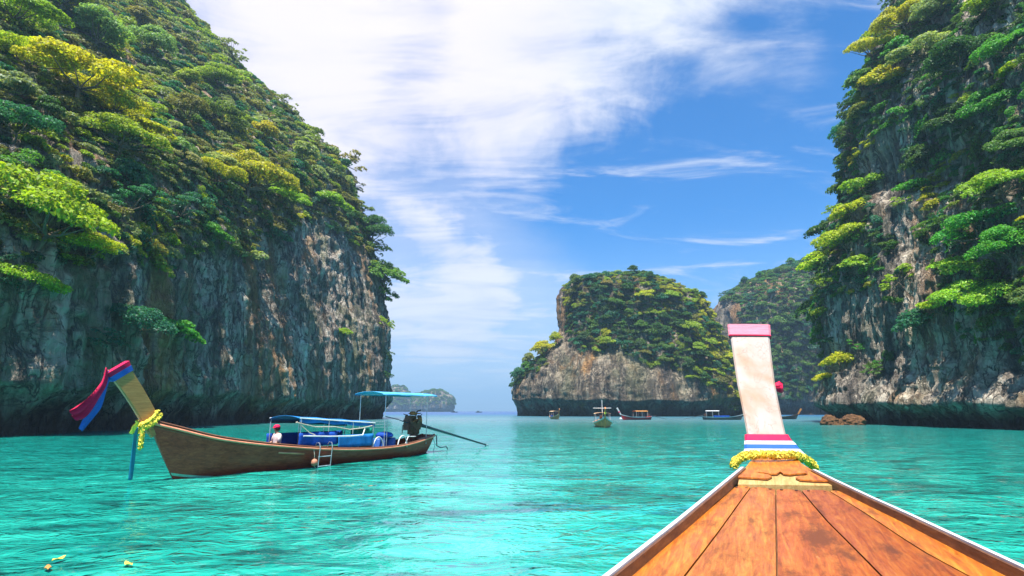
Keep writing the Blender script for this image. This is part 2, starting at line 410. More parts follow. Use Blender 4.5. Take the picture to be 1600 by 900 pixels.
# ------------------------------------------------------------------ noise for geometry
_perm = rng.permutation(256); _perm = np.concatenate([_perm, _perm, _perm[:4]])
_g = rng.normal(size=(256, 3)); _g /= np.linalg.norm(_g, axis=1)[:, None]
def perlin(P):
    P = np.asarray(P, float); i = np.floor(P).astype(int); f = P - i; i &= 255
    u = f * f * f * (f * (f * 6 - 15) + 10)
    out = 0
    for dx in (0, 1):
        for dy in (0, 1):
            for dz in (0, 1):
                h = _perm[_perm[_perm[(i[..., 0] + dx) & 255] + ((i[..., 1] + dy) & 255)] + ((i[..., 2] + dz) & 255)]
                g = _g[h]
                d = g[..., 0] * (f[..., 0] - dx) + g[..., 1] * (f[..., 1] - dy) + g[..., 2] * (f[..., 2] - dz)
                wx = u[..., 0] if dx else 1 - u[..., 0]; wy = u[..., 1] if dy else 1 - u[..., 1]; wz = u[..., 2] if dz else 1 - u[..., 2]
                out = out + d * wx * wy * wz
    return out
def fbm(P, oct=5, gain=0.5):
    t, a = 0, 1.0
    for _ in range(oct):
        t = t + a * perlin(P); P = P * 2.03 + 11.3; a *= gain
    return t
def ridged(P, oct=5, gain=0.5):
    t, a = 0, 1.0
    for _ in range(oct):
        t = t + a * (1 - 2 * np.abs(perlin(P))); P = P * 2.07 + 5.1; a *= gain
    return t

def grid_faces(nr, nc, wrap=False):
    i, j = np.meshgrid(np.arange(nr - 1), np.arange(nc if wrap else nc - 1), indexing='ij')
    j2 = (j + 1) % nc
    return np.stack([i * nc + j, i * nc + j2, (i + 1) * nc + j2, (i + 1) * nc + j], -1).reshape(-1, 4)
def grid_normals(P, wrap=False):
    if wrap:
        du = np.roll(P, -1, 1) - np.roll(P, 1, 1)
    else:
        du = np.gradient(P, axis=1)
    dv = np.gradient(P, axis=0)
    n = np.cross(du, dv); L = np.linalg.norm(n, axis=-1, keepdims=True)
    return n / np.maximum(L, 1e-9), L[..., 0]

# ------------------------------------------------------------------ water
def build_water():
    front = np.radians(np.linspace(-62, 62, 520)); back = np.radians(np.linspace(62, 298, 70))[1:-1]
    th = np.concatenate([front, back])
    r = np.concatenate([np.geomspace(0.25, 70, 330), np.geomspace(72, 9000, 120)])
    rr, tt = np.meshgrid(r, th, indexing='ij')
    x, y = rr * np.sin(tt), rr * np.cos(tt)
    z = np.zeros_like(x)
    fade = np.clip((75 - rr) / 55, 0, 1) * np.where(np.abs(tt) < R(62.1), 1, np.clip((10 - rr) / 8, 0, 1))
    P = np.stack([x * 0.22 + 0.05 * y, y * 0.5, x * 0], -1)
    z += 0.085 * fbm(P, 3)
    P = np.stack([x * 0.8 + 3, y * 1.5 + 0.2 * x, x * 0 + 4], -1)
    z += 0.022 * fbm(P, 2) * np.clip((32 - rr) / 20, 0, 1)
    z *= fade
    V = np.stack([x, y, z], -1).reshape(-1, 3)
    F = grid_faces(len(r), len(th), True)
    link('sea_water', np_mesh('sea_water', V, F, M['water']), kind='structure', label='clear turquoise bay water running out to the deep blue horizon')
build_water()

# ------------------------------------------------------------------ cliffs
class Surf:
    """a finished rock surface with vertex positions, normals, pixel positions"""
    def __init__(s, P, N, A):
        s.P = P.reshape(-1, 3); s.N = N.reshape(-1, 3); s.A = A.reshape(-1)
        s.px, s.py = proj(s.P)
        v = s.P - np.array([0, 0, CAMH]); s.Y = s.P[:, 1]
        s.face = -(v * s.N).sum(1) / np.linalg.norm(v, axis=1)
    def pick(s, px, py, tol=14):
        d = np.hypot(s.px - px, s.py - py); ok = (d < tol) & (s.P[:, 1] > 1)
        if not ok.any(): ok = d <= d.min() + 4
        i = np.where(ok)[0]; return i[np.argmin(s.Y[i] + d[i] * 0.3)]

def polyline(pts, n):
    pts = np.array(pts, float); d = np.r_[0, np.cumsum(np.linalg.norm(np.diff(pts, axis=0), axis=1))]
    t = np.linspace(0, d[-1], n * 1)
    return t, d, pts
def smooth_curve(pts, t):
    """Catmull-Rom through pts at parameters t in [0, len-1]"""
    pts = np.array(pts, float); n = len(pts)
    i = np.clip(np.floor(t).astype(int), 0, n - 2); f = (t - i)[:, None]
    p0 = pts[np.clip(i - 1, 0, n - 1)]; p1 = pts[i]; p2 = pts[i + 1]; p3 = pts[np.clip(i + 2, 0, n - 1)]
    return 0.5 * (2 * p1 + (p2 - p0) * f + (2 * p0 - 5 * p1 + 4 * p2 - p3) * f ** 2 + (3 * p1 - p0 - 3 * p2 + p3) * f ** 3)

def rock_relief(P, N, K, s, notch, amp=1.0):
    """displacement along N for limestone: buttresses, flutes, ledges, a wave-cut notch. K scales sizes per vertex"""
    Q = P * s
    d = 2.6 * fbm(Q * np.array([0.055, 0.055, 0.03]), 4)
    d += 1.5 * ridged(Q * np.array([0.16, 0.16, 0.028]) + 7, 4) - 0.7
    d += 1.05 * ridged(Q * np.array([0.5, 0.5, 0.07]) + 3, 4, 0.55)
    d += 0.5 * fbm(Q * np.array([0.30, 0.30, 0.6]) + 9, 4, 0.55)
    d += 0.36 * fbm(Q * np.array([1.1, 1.1, 0.45]) + 9, 3, 0.6)
    d = d * amp / s
    z = P[..., 2]
    depth, zh = notch
    nz = zh * (1 + 0.45 * perlin(P * np.array([0.06, 0.06, 0]) * s * 3))
    tnotch = np.clip(z / nz, 0, 1)
    d -= depth * (1 - tnotch ** 2) * (1 + 0.5 * perlin(P * np.array([0.1, 0.1, 0.0]) * s * 3 + 5))
    return P + N * d[..., None]

def build_wall(name, label, base, wts, prof, inward, nu, heights, kfun, mat, s, notch, flip, tail, amp=1.0):
    """a cliff along a base curve; prof maps height ratio -> recession ratio, both times the local scale k"""
    t = np.interp(np.linspace(0, 1, nu), np.linspace(0, 1, len(wts)), wts)
    B = smooth_curve(base, t)
    Kc = kfun(B)
    h = heights
    off = np.interp(h, [p[0] for p in prof], [p[1] for p in prof])
    z = h[:, None] * Kc[None, :]
    P = np.zeros((len(h), nu, 3))
    P[..., 0] = B[None, :, 0] + off[:, None] * Kc[None, :] * inward[0]
    P[..., 1] = B[None, :, 1] + off[:, None] * Kc[None, :] * inward[1]
    P[..., 2] = z
    N, _ = grid_normals(P)
    if flip: N = -N
    Nh = N.copy(); Nh[..., 2] *= 0.35
    P2 = rock_relief(P, Nh, Kc, s, notch, amp)
    N2, A = grid_normals(P2)
    if flip: N2 = -N2
    F = grid_faces(*P.shape[:2])
    if flip: F = F[:, ::-1]
    link(name, np_mesh(name, P2.reshape(-1, 3), F, mat), kind='structure', label=label)
    return Surf(P2, N2, A)

# silhouettes of the skyline, as height ratio -> recession ratio
def profile(pixels, px0):
    x0 = ratio(px0, 642)[0]
    out = []
    for px, py in pixels:
        x, z = ratio(px, py); out.append((z, x - x0))
    return out
pl = [(z, -x) for z, x in profile([(614, 642), (612, 590), (606, 500), (592, 420), (572, 345), (552, 285), (536, 240), (492, 190), (432, 125), (372, 75), (296, -5), (180, -130), (-60, -330)], 614)]
pl = [(-0.05, 0.0)] + pl + [(pl[-1][0] + 0.05, pl[-1][1] + 1.2)]
left_base = [(-150, -30), (-110, 0), (-72, 22), (-50, 35), (-41, 46), (-42, 70), (-43, 96), (-39.5, 122), (-34.5, 147), (-37.5, 160), (-51, 178), (-90, 200), (-170, 215)]
lh = np.concatenate([np.linspace(-0.03, 0.06, 34)[:-1], np.linspace(0.06, 0.62, 230)[:-1], np.linspace(0.62, pl[-1][0], 60)])
cliff_l = build_wall('limestone_cliff', 'tall overgrown limestone cliff on the left, bare streaked rock above its dark undercut foot', left_base,
                     [0, 2, 3.2, 4, 4.5, 5, 5.5, 6, 6.5, 7, 7.5, 8, 8.4, 9, 12], pl, (-1.0, 0.22), 420, lh,
                     lambda B: np.interp(B[:, 1], [20, 46, 147], [34, 50, 147]), M['rock_left'], 0.85, (3.4, 4.0), False, None, 0.85)
pr = profile([(1283, 642), (1281, 605), (1300, 560), (1303, 530), (1292, 480), (1290, 420), (1300, 360), (1303, 310), (1336, 275), (1334, 235), (1328, 190), (1330, 130), (1352, 80), (1392, 0), (1440, -90), (1560, -220)], 1283)
pr = [(-0.05, 0.0)] + pr + [(pr[-1][0] + 0.05, pr[-1][1] + 1.2)]
right_base = [(150, 150), (95, 132), (69, 116), (57.2, 103), (54.6, 94), (55.6, 84), (56.3, 74), (55.5, 62), (58, 48), (66, 32), (90, 10), (140, -20)]
rh = np.concatenate([np.linspace(-0.03, 0.05, 30)[:-1], np.linspace(0.05, 0.80, 270)[:-1], np.linspace(0.80, pr[-1][0], 40)])
cliff_r = build_wall('limestone_cliff', 'dark limestone cliff on the right, hung with bright green trees above a low overhang', right_base,
                     [0, 2.4, 3, 3.4, 3.8, 4.2, 4.6, 5, 5.5, 6, 6.5, 7, 7.5, 8, 9, 11], pr, (1.0, 0.05), 420, rh,
                     lambda B: np.interp(B[:, 1], [20, 60, 94], [46, 66, 94]), M['rock_right'], 0.85, (2.6, 2.6), False, None, 0.85)

def build_island(name, label, Y, L, Rr, top, depth, nu, nv, mat, s, notch, amp):
    """a stack of rounded contours whose left and right ends follow the two outlines"""
    pyb = 642 + CAMH * FPX / Y * 1.0
    t = np.linspace(0, 1, nv)
    py = pyb + (top - pyb) * (1 - (1 - t) ** 1.0) + (1 - t) * 3
    xl = np.interp(-py, [-q[1] for q in L], [q[0] for q in L]); xr = np.interp(-py, [-q[1] for q in Rr], [q[0] for q in Rr])
    ph = np.linspace(0, 2 * math.pi, nu, endpoint=False)
    P = np.zeros((nv, nu, 3))
    for i in range(nv):
        a = at_y(xl[i], py[i], Y); b = at_y(xr[i], py[i], Y)
        cx_, rx = (a.x + b.x) / 2, max((b.x - a.x) / 2, 0.3)
        c_, s_ = np.cos(ph), np.sin(ph); e = 0.78
        P[i, :, 0] = cx_ + rx * np.sign(c_) * np.abs(c_) ** e
        P[i, :, 1] = Y + rx * depth * np.sign(s_) * np.abs(s_) ** e
        P[i, :, 2] = a.z
    N, _ = grid_normals(P, True)
    Nh = N.copy(); Nh[..., 2] *= 0.4
    P2 = rock_relief(P, Nh, None, s, notch, amp)
    N2, A = grid_normals(P2, True)
    V = np.concatenate([P2.reshape(-1, 3), P2[-1].mean(0, keepdims=True)])
    F = grid_faces(nv, nu, True)
    o = link(name, np_mesh(name, P2.reshape(-1, 3), F, mat), kind='structure', label=label)
    return Surf(P2, N2, A)

isle_c = build_island('rocky_island', 'domed rock island in mid bay with a green cap and grey undercut foot', 235,
    [(819, 660), (817, 640), (818, 605), (826, 588), (848, 562), (870, 540), (877, 520), (877, 465), (884, 448), (912, 440), (960, 435), (1000, 433)],
    [(1146, 660), (1144, 640), (1138, 600), (1118, 555), (1094, 510), (1074, 472), (1048, 456), (1020, 442), (1004, 433)], 433, 0.6, 420, 190, M['rock_mid'], 0.38, (4.0, 6.0), 0.62)
isle_b = build_island('rocky_island', 'wooded rock island half hidden behind the right cliff, sheer grey on its left end', 340,
    [(1126, 660), (1126, 520), (1128, 492), (1140, 472), (1165, 452), (1205, 430), (1255, 415), (1300, 409), (1360, 404)],
    [(1600, 660), (1570, 560), (1530, 470), (1460, 425), (1400, 408), (1364, 404)], 404, 0.5, 320, 140, M['rock_mid'], 0.26, (4.0, 6.0), 0.6)
far_isles = []
for lab, Y, L, Rr, top, dp in (
    ('small hazy blue rock dome showing above the stern awning, by the left cliff', 1250, [(606, 650), (606, 625), (608, 610), (614, 610), (620, 608)], [(634, 650), (633, 620), (630, 614), (622, 608)], 608, 0.8),
    ('low hazy blue islet on the horizon between the two distant rock domes', 1300, [(628, 650), (630, 630), (640, 621), (648, 619)], [(668, 650), (666, 628), (658, 620), (650, 619)], 619, 0.7),
    ('hazy blue wooded islet with a pale cliff foot, rightmost on the far horizon', 1200, [(655, 650), (656, 630), (664, 618), (672, 616), (680, 614)], [(701, 650), (700, 630), (698, 622), (690, 618), (682, 614)], 614, 0.7)):
    far_isles.append(build_island('distant_island', lab, Y, L, Rr, top, dp, 120, 60, M['rock_far'], 0.10, (4, 6), 0.5))

# ------------------------------------------------------------------ vegetation
TONES = {'yellow green': (0.42, 0.42, 0.022), 'lime green': (0.27, 0.37, 0.025), 'bright green': (0.085, 0.28, 0.035), 'mid green': (0.11, 0.21, 0.035),
         'dark green': (0.05, 0.13, 0.027), 'blue green': (0.035, 0.17, 0.085), 'olive': (0.22, 0.22, 0.05), 'pale green': (0.27, 0.33, 0.13)}

def leaf_quads(C0, Nn, size, r):
    """diamond leaves, folded along the middle: (n,3) centres and normals"""
    n = len(C0)
    t = r.normal(size=(n, 3)); t -= Nn * (t * Nn).sum(1, keepdims=True); t /= np.linalg.norm(t, axis=1, keepdims=True)
    b = np.cross(Nn, t); L = (size * r.uniform(0.6, 1.35, n))[:, None]
    fold = Nn * L * 0.16
    V = np.stack([C0 - t * L, C0 + b * L * 0.52 + fold, C0 + t * L - fold * 0.8, C0 - b * L * 0.52 + fold], 1).reshape(-1, 3)
    return V, np.arange(n * 4).reshape(-1, 4)

def lobes_to_leaves(lobes, per, size, r, upbias=0.9):
    """lobes: (centre, rx, rz). leaves sit in the skin of each lobe, mostly its top"""
    Cs, Ns = [], []
    for (c, rx, rz) in lobes:
        n = int(per * rx * rx / 0.1) + 8
        d = r.normal(size=(n, 3)); d /= np.linalg.norm(d, axis=1, keepdims=True)
        lo = d[:, 2] < -0.25; d[lo, 2] *= -1
        rad = r.uniform(0.55, 1.08, n) ** 0.6
        jit = 1 + 0.22 * perlin(d * 2.3 + np.array(c) * 7)
        p = np.array(c) + d * np.array([rx, rx, rz]) * (rad * jit)[:, None]
        nn = d * np.array([1 / rx, 1 / rx, 1 / rz]) * rx; nn /= np.linalg.norm(nn, axis=1, keepdims=True)
        nn = nn * 0.8 + r.normal(size=(n, 3)) * 0.55 + np.array([0, 0, upbias * 0.55]); nn /= np.linalg.norm(nn, axis=1, keepdims=True)
        Cs.append(p); Ns.append(nn)
    return leaf_quads(np.concatenate(Cs), np.concatenate(Ns), size, r)

def make_tree_proto(form, seed, fine=False):
    """crown about 1 unit in radius over a trunk whose foot is at the origin"""
    r = np.random.default_rng(seed); lobes = []
    if form == 'spreading':
        for i in range(15):
            a = r.uniform(0, 6.28); q = 0.80 * math.sqrt(r.uniform(0.02, 1)); hgt = 0.95 - 0.38 * q * q + r.uniform(-0.16, 0.10)
            lobes.append(((q * math.cos(a), q * math.sin(a), hgt), r.uniform(0.24, 0.42), r.uniform(0.12, 0.21)))
        size, per = 0.075, 105
    elif form == 'rounded':
        for i in range(17):
            d = r.normal(size=3); d /= np.linalg.norm(d); d[2] = abs(d[2]) * 1.1 - 0.25
            q = 0.62 * r.uniform(0.5, 1.05)
            lobes.append(((d[0] * q, d[1] * q, 0.72 + d[2] * 0.55 * r.uniform(0.6, 1)), r.uniform(0.26, 0.42), r.uniform(0.17, 0.27)))
        size, per = 0.07, 115
    elif form == 'airy':
        for i in range(20):
            a = r.uniform(0, 6.28); q = 0.85 * math.sqrt(r.uniform(0.02, 1))
            lobes.append(((q * math.cos(a), q * math.sin(a), r.uniform(0.45, 1.25) - 0.25 * q), r.uniform(0.14, 0.28), r.uniform(0.08, 0.15)))
        size, per = 0.06, 100
    else:                                    # bushy
        for i in range(13):
            a = r.uniform(0, 6.28); q = 0.7 * math.sqrt(r.uniform(0.0, 1))
            lobes.append(((q * math.cos(a), q * math.sin(a), 0.30 + 0.35 * (1 - q) + r.uniform(-0.1, 0.15)), r.uniform(0.28, 0.46), r.uniform(0.18, 0.32)))
        size, per = 0.07, 110
    if fine: size *= 0.52; per *= 3.0
    V, F = lobes_to_leaves(lobes, per, size, r)
    crown = np_mesh('crown', V, F, M['leaf'], smooth=False)
    mb = MB()
    fork = Vector((r.uniform(-.06, .06), r.uniform(-.06, .06), 0.34))
    mb.tube([(0, 0, -0.25), (r.uniform(-.03, .03), r.uniform(-.03, .03), 0.1), fork], [0.055, 0.045, 0.036], 6)
    for (c, rx, rz) in lobes[::2]:
        e = Vector(c) - Vector((0, 0, rz * 0.3)); mid = fork.lerp(e, 0.5) + Vector((r.uniform(-.06, .06), r.uniform(-.06, .06), -0.06))
        mb.tube([fork, mid, e], [0.024, 0.016, 0.006], 4, False)
    trunk = mb.mesh('trunk', M['bark'], True)
    return trunk, crown
PROTO_FINE = {f: [make_tree_proto(f, 500 + 10 * i + j, True) for j in range(3)] for i, f in enumerate(('spreading', 'rounded', 'airy', 'bushy'))}
PROTO = {f: [make_tree_proto(f, 100 + 10 * i + j) for j in range(3)] for i, f in enumerate(('spreading', 'rounded', 'airy', 'bushy'))}

# clumps for the mass of undergrowth
clump_coll = bpy.data.collections.new('undergrowth_clumps')
for j in range(6):
    r = np.random.default_rng(300 + j); lobes = []
    for i in range(6):
        a = r.uniform(0, 6.28); q = 0.6 * math.sqrt(r.uniform(0, 1))
        lobes.append(((q * math.cos(a), q * math.sin(a), 0.12 + r.uniform(0, 0.28)), r.uniform(0.28, 0.48), r.uniform(0.14, 0.26)))
    V, F = lobes_to_leaves(lobes, 62, 0.085, r, 0.7)
    clump_coll.objects.link(bpy.data.objects.new('undergrowth_clump', np_mesh('undergrowth_clump', V, F, M['leaf_mass'], smooth=False)))

def scatter(name, label, P, rot, sc, tint, idx):
    me = bpy.data.meshes.new(name); me.vertices.add(len(P)); me.vertices.foreach_set('co', np.asarray(P, np.float32).ravel())
    for nm, ty, key, arr in (('rot', 'FLOAT_VECTOR', 'vector', rot), ('scl', 'FLOAT', 'value', sc), ('tint', 'FLOAT_COLOR', 'color', tint), ('pick', 'INT', 'value', idx)):
        a = me.attributes.new(nm, ty, 'POINT'); a.data.foreach_set(key, np.asarray(arr, np.int32 if ty == 'INT' else np.float32).ravel())
    me.materials.append(M['leaf_mass'])
    o = link(name, me, kind='stuff', label=label)
    ng = bpy.data.node_groups.new(name, 'GeometryNodeTree')
    ng.interface.new_socket('Geometry', in_out='INPUT', socket_type='NodeSocketGeometry'); ng.interface.new_socket('Geometry', in_out='OUTPUT', socket_type='NodeSocketGeometry')
    gi = ng.nodes.new('NodeGroupInput'); go = ng.nodes.new('NodeGroupOutput'); ip = ng.nodes.new('GeometryNodeInstanceOnPoints')
    ci = ng.nodes.new('GeometryNodeCollectionInfo'); ci.inputs['Collection'].default_value = clump_coll; ci.inputs['Separate Children'].default_value = True; ci.inputs['Reset Children'].default_value = True
    def at(nm, ty):
        q = ng.nodes.new('GeometryNodeInputNamedAttribute'); q.data_type = ty; q.inputs[0].default_value = nm; return q.outputs[0]
    L = ng.links.new
    L(gi.outputs[0], ip.inputs['Points']); L(ci.outputs[0], ip.inputs['Instance']); ip.inputs['Pick Instance'].default_value = True
    L(at('pick', 'INT'), ip.inputs['Instance Index']); L(at('rot', 'FLOAT_VECTOR'), ip.inputs['Rotation']); L(at('scl', 'FLOAT'), ip.inputs['Scale'])
    L(ip.outputs[0], go.inputs[0])
    md = o.modifiers.new('instances', 'NODES'); md.node_group = ng
    return o

def spaced(P, rad, order):
    """greedy thinning: keep points further than their own radius apart"""
    cell = float(np.max(rad)) * 1.001; grid = {}; keep = []
    for i in order:
        p = P[i]; k = tuple((p // cell).astype(int)); ok = True
        for dx in (-1, 0, 1):
            for dy in (-1, 0, 1):
                for dz in (-1, 0, 1):
                    for j in grid.get((k[0] + dx, k[1] + dy, k[2] + dz), ()):
                        if ((P[j] - p) ** 2).sum() < (0.5 * (rad[i] + rad[j])) ** 2: ok = False; break
                    if not ok: break
                if not ok: break
            if not ok: break
        if ok: grid.setdefault(k, []).append(i); keep.append(i)
    return keep

def in_poly(px, py, poly):
    ins = np.zeros(px.shape, bool); n = len(poly)
    for i in range(n):
        x1, y1 = poly[i]; x2, y2 = poly[(i + 1) % n]
        c = ((y1 > py) != (y2 > py)) & (px < (x2 - x1) * (py - y1) / ((y2 - y1) or 1e-9) + x1)
        ins ^= c
    return ins

def tilt_euler(n, lean, spin):
    """turn by spin about the upright, then lean the upright towards the outward normal"""
    up = Vector((0, 0, 1)); d = Vector((n[0], n[1], 0))
    tgt = (up * (1 - lean) + (Vector(n).normalized() * 0.8 + Vector((0, 0, .2))) * lean).normalized()
    q = up.rotation_difference(tgt) @ Euler((0, 0, spin)).to_quaternion()
    return q.to_euler()

PLACE = {'cliff_l': 'left cliff', 'cliff_r': 'right cliff', 'isle_c': 'mid-bay island', 'isle_b': 'island behind the right cliff'}
def where_words(key, px, py):
    if key == 'cliff_l':
        sky_x = np.interp(py, [-200, 0, 75, 125, 190, 240, 345, 420, 500, 642], [130, 296, 372, 432, 492, 536, 572, 592, 606, 614])
        if px > sky_x - 45: return 'on the ' + ('high skyline' if py < 130 else 'upper sky edge' if py < 300 else 'lower outer edge') + ' of the left cliff'
        row = 'on top of' if py < 90 else 'on upper slope of' if py < 190 else 'on middle slope of' if py < 300 else 'above bare rock on' if py < 430 else 'on bare rock of'
        col = ', far left' if px < 110 else '' if px < 260 else ', outer half'
        return f'{row} the left cliff{col}'
    if key == 'cliff_r':
        if px < 1345: return "on the right cliff's " + ('upper' if py < 150 else 'middle' if py < 380 else 'lower') + ' sky edge'
        row = 'top' if py < 150 else 'upper middle' if py < 300 else 'lower middle' if py < 450 else 'foot'
        return f"on right cliff's {row}" + (' by the grey strip' if px < 1460 else ', outer right')
    if key == 'isle_c':
        side = 'left shoulder' if px < 868 else 'flat top' if py < 465 else 'right slope' if px > 1040 else 'shaded face'
        return f'on the {side} of the mid-bay island'
    side = 'skyline' if py < 440 else 'steep face'
    return f'on the {side} of island behind right cliff'

planted = []
def plant(S_, i, rad, tone, form, key, lean=0.35, label=None, lift=0.15):
    p = S_.P[i]; n = S_.N[i]
    v = rnd.randrange(3); tr, cr = (PROTO_FINE if rad * FPX / max(p[1], 1) > 40 else PROTO)[form][v]
    kind = 'cliff_bush' if form == 'bushy' else 'cliff_tree'
    o = empty(kind, p - n * rad * 0.12 + np.array([0, 0, lift * 0]))
    o.rotation_euler = tilt_euler(n, lean, rnd.uniform(0, 6.28)); o.scale = (rad, rad, rad * rnd.uniform(0.85, 1.1))
    a = link('trunk', tr, o); b = link('crown', cr, o)
    c = [max(0.004, x * rnd.uniform(0.85, 1.18)) for x in TONES[tone]]; b.color = (*c, 1)
    px, py = float(S_.px[i]), float(S_.py[i])
    fw = {'spreading': 'flat-topped tree', 'rounded': 'round tree', 'airy': 'thin tree', 'bushy': 'bush'}[form]
    rpx = rad * FPX / max(p[1], 1)
    sz = 'small' if rpx < 17 else 'big' if rpx > 38 else 'medium'
    setp(o, label or f'{sz} {tone} {fw} {where_words(key, px, py)}'.replace('flat-topped tree', 'flat tree') if len(where_words(key, px, py).split()) > 9 else f'{sz} {tone} {fw} {where_words(key, px, py)}', 'bush' if form == 'bushy' else 'tree', 'trees and bushes on the ' + PLACE[key])
    planted.append((o, px))

def vegetate(key, S_, mask, n_under, under_r, tones, tw, n_trees, tree_px, manual, label, frame):
    """undergrowth over the whole masked area, then single trees: the listed ones and random ones"""
    x0, y0, x1, y1 = frame
    vis = (S_.P[:, 1] > 5) & (S_.px > x0) & (S_.px < x1) & (S_.py > y0) & (S_.py < y1) & (S_.P[:, 2] > 1.5) & mask(S_.px, S_.py, S_) & (S_.face > -0.45)
    idx = np.where(vis)[0]
    A = S_.A[idx]; pr_ = A / A.sum()
    cand = rng.choice(idx, size=min(len(idx), n_under * 5), replace=False, p=pr_)
    rad = under_r(S_.P[cand]) * np.where(rng.random(len(cand)) < 0.22, rng.uniform(1.4, 2.1, len(cand)), rng.uniform(0.7, 1.3, len(cand)))
    keep = spaced(S_.P[cand], rad * 0.8, range(len(cand)))[:n_under]
    sel = cand[keep]; rs = rad[keep]
    tint = np.zeros((len(sel), 4)); tint[:, 3] = 1
    patch = fbm(S_.P[sel] * (0.12 / np.maximum(S_.Y[sel, None] / 60, 0.5)), 3)
    names = list(tones)
    cum = np.cumsum(tw) / np.sum(tw)
    q = np.clip(0.5 + patch * 0.8 + rng.normal(size=len(sel)) * 0.16, 0, 0.999)
    for a, i in enumerate(np.searchsorted(cum, q)):
        tint[a, :3] = np.array(TONES[names[min(i, len(names) - 1)]]) * rng.uniform(0.6, 1.1)
    rot = np.array([tilt_euler(S_.N[i], rnd.uniform(0.2, 0.8), rnd.uniform(0, 6.28)) for i in sel])
    scatter('undergrowth', label, S_.P[sel] - S_.N[sel] * rs[:, None] * 0.05 - np.array([0, 0, 0.15]) * rs[:, None], rot, rs, tint, rng.integers(0, 6, len(sel)))
    taken = []
    for m in manual:
        px, py, rp, tone, form = m[:5]
        i = S_.pick(px, py); r_ = rp / FPX * S_.P[i][1] * 1.0
        plant(S_, i, r_, tone, form, key, label=m[5] if len(m) > 5 else None); taken.append((px, py, rp))
    cand = rng.choice(idx, size=min(len(idx), n_trees * 30), replace=False, p=pr_)
    # aim for even spread in the view: thin by pixel distance
    pts = np.stack([S_.px[cand], S_.py[cand], cand * 0.0], 1)
    rp = rng.uniform(*tree_px, len(cand))
    keep = spaced(pts, rp * 1.5, range(len(cand)))
    cnt = 0
    for kx in keep:
        if cnt >= n_trees: break
        px, py = pts[kx][0], pts[kx][1]
        if any(math.hypot(px - a, (py - b) * 1.3) < c * 0.62 for a, b, c in taken) or S_.face[cand[kx]] < 0.05: continue
        i = cand[kx]
        tone = names[min(int(np.searchsorted(cum, rng.uniform(0, 0.999))), len(names) - 1)]
        form = rnd.choices(('spreading', 'rounded', 'airy', 'bushy'), (2, 5, 3, 2))[0]
        plant(S_, i, rp[kx] / FPX * S_.P[i][1], tone, form, key, lean=rnd.uniform(0.15, 0.5)); cnt += 1

def fringe(key, S_, pts):
    """airy small trees leaning from an outline"""
    for px, py, rp, tone in pts:
        i = S_.pick(px, py, 9); plant(S_, i, 1.5 * rp / FPX * S_.P[i][1], tone, 'airy', key, lean=0.55)

# left cliff
LB = ([-400, 0, 60, 120, 200, 250, 300, 360, 420, 500, 540, 570, 592, 605, 640], [470, 445, 415, 420, 395, 385, 372, 360, 340, 325, 345, 375, 420, 470, 500])
def mask_l(px, py, S_):
    return py < np.interp(px, *LB) + 40 * fbm(S_.P * 0.10, 3) + np.interp(px, [0, 150, 300, 520, 560], [4, 14, 30, 24, 6])
man_l = [(30, 40, 72, 'lime green', 'spreading'), (105, 15, 60, 'yellow green', 'rounded'), (45, 110, 66, 'yellow green', 'spreading'), (120, 150, 92, 'yellow green', 'spreading', 'largest yellow green flat-topped tree on the left cliff, lit by the sun'),
         (170, 195, 58, 'yellow green', 'spreading'), (190, 245, 66, 'lime green', 'spreading'), (150, 70, 62, 'pale green', 'rounded'), (245, 90, 50, 'pale green', 'rounded'),
         (25, 225, 62, 'blue green', 'spreading'), (20, 320, 70, 'mid green', 'airy'), (60, 400, 108, 'lime green', 'spreading', 'wide layered lime green tree reaching out from the left edge over bare rock'),
         (130, 415, 52, 'yellow green', 'spreading'), (30, 470, 56, 'lime green', 'spreading', 'low lime green tree at the left photo edge under the wide layered tree'),
         (395, 310, 70, 'yellow green', 'spreading', 'broad yellow green tree in the middle of the left cliff above grey rock'), (340, 295, 48, 'yellow green', 'spreading'), (440, 325, 44, 'lime green', 'spreading'),
         (210, 530, 52, 'blue green', 'spreading', 'blue green shrub on bare rock just above the red-tipped prow of the brown boat'), (265, 545, 40, 'bright green', 'spreading', 'bright green spray of leaves on bare rock right of the blue green shrub'), (160, 545, 36, 'blue green', 'airy', 'small blue green shrub leftmost on the bare rock above the prow'),
         (205, 340, 48, 'blue green', 'airy'), (270, 265, 44, 'pale green', 'airy'), (280, 350, 52, 'blue green', 'airy'), (330, 385, 34, 'bright green', 'spreading'), (430, 385, 24, 'blue green', 'spreading'),
         (200, 300, 42, 'blue green', 'rounded'), (520, 330, 34, 'lime green', 'spreading'), (480, 255, 30, 'pale green', 'rounded'), (300, 190, 46, 'olive', 'rounded'), (350, 130, 42, 'lime green', 'rounded'),
         (545, 525, 15, 'lime green', 'bushy', 'small lime green tuft alone on the bare rock near the outer edge of the left cliff')]
vegetate('cliff_l', cliff_l, mask_l, 4200, lambda P: np.interp(P[:, 1], [35, 60, 150], [1.1, 1.4, 2.5]),
         ('dark green', 'mid green', 'olive', 'blue green', 'pale green', 'lime green', 'yellow green'), (2, 2.6, 2.6, 1.4, 2.4, 2.6, 2.0), 80, (25, 50), man_l,
         'dense tangled undergrowth covering the upper slopes of the left cliff', (-260, -140, 660, 560))
fringe('cliff_l', cliff_l, [(600, 395, 17, 'mid green'), (606, 430, 16, 'dark green'), (608, 470, 15, 'mid green'), (598, 350, 15, 'olive'), (608, 510, 12, 'lime green'), (590, 320, 16, 'mid green'),
                            (575, 290, 14, 'olive'), (610, 560, 9, 'dark green'), (470, 150, 16, 'olive'), (375, 70, 20, 'olive'), (600, 420, 14, 'yellow green'), (610, 590, 8, 'dark green')])

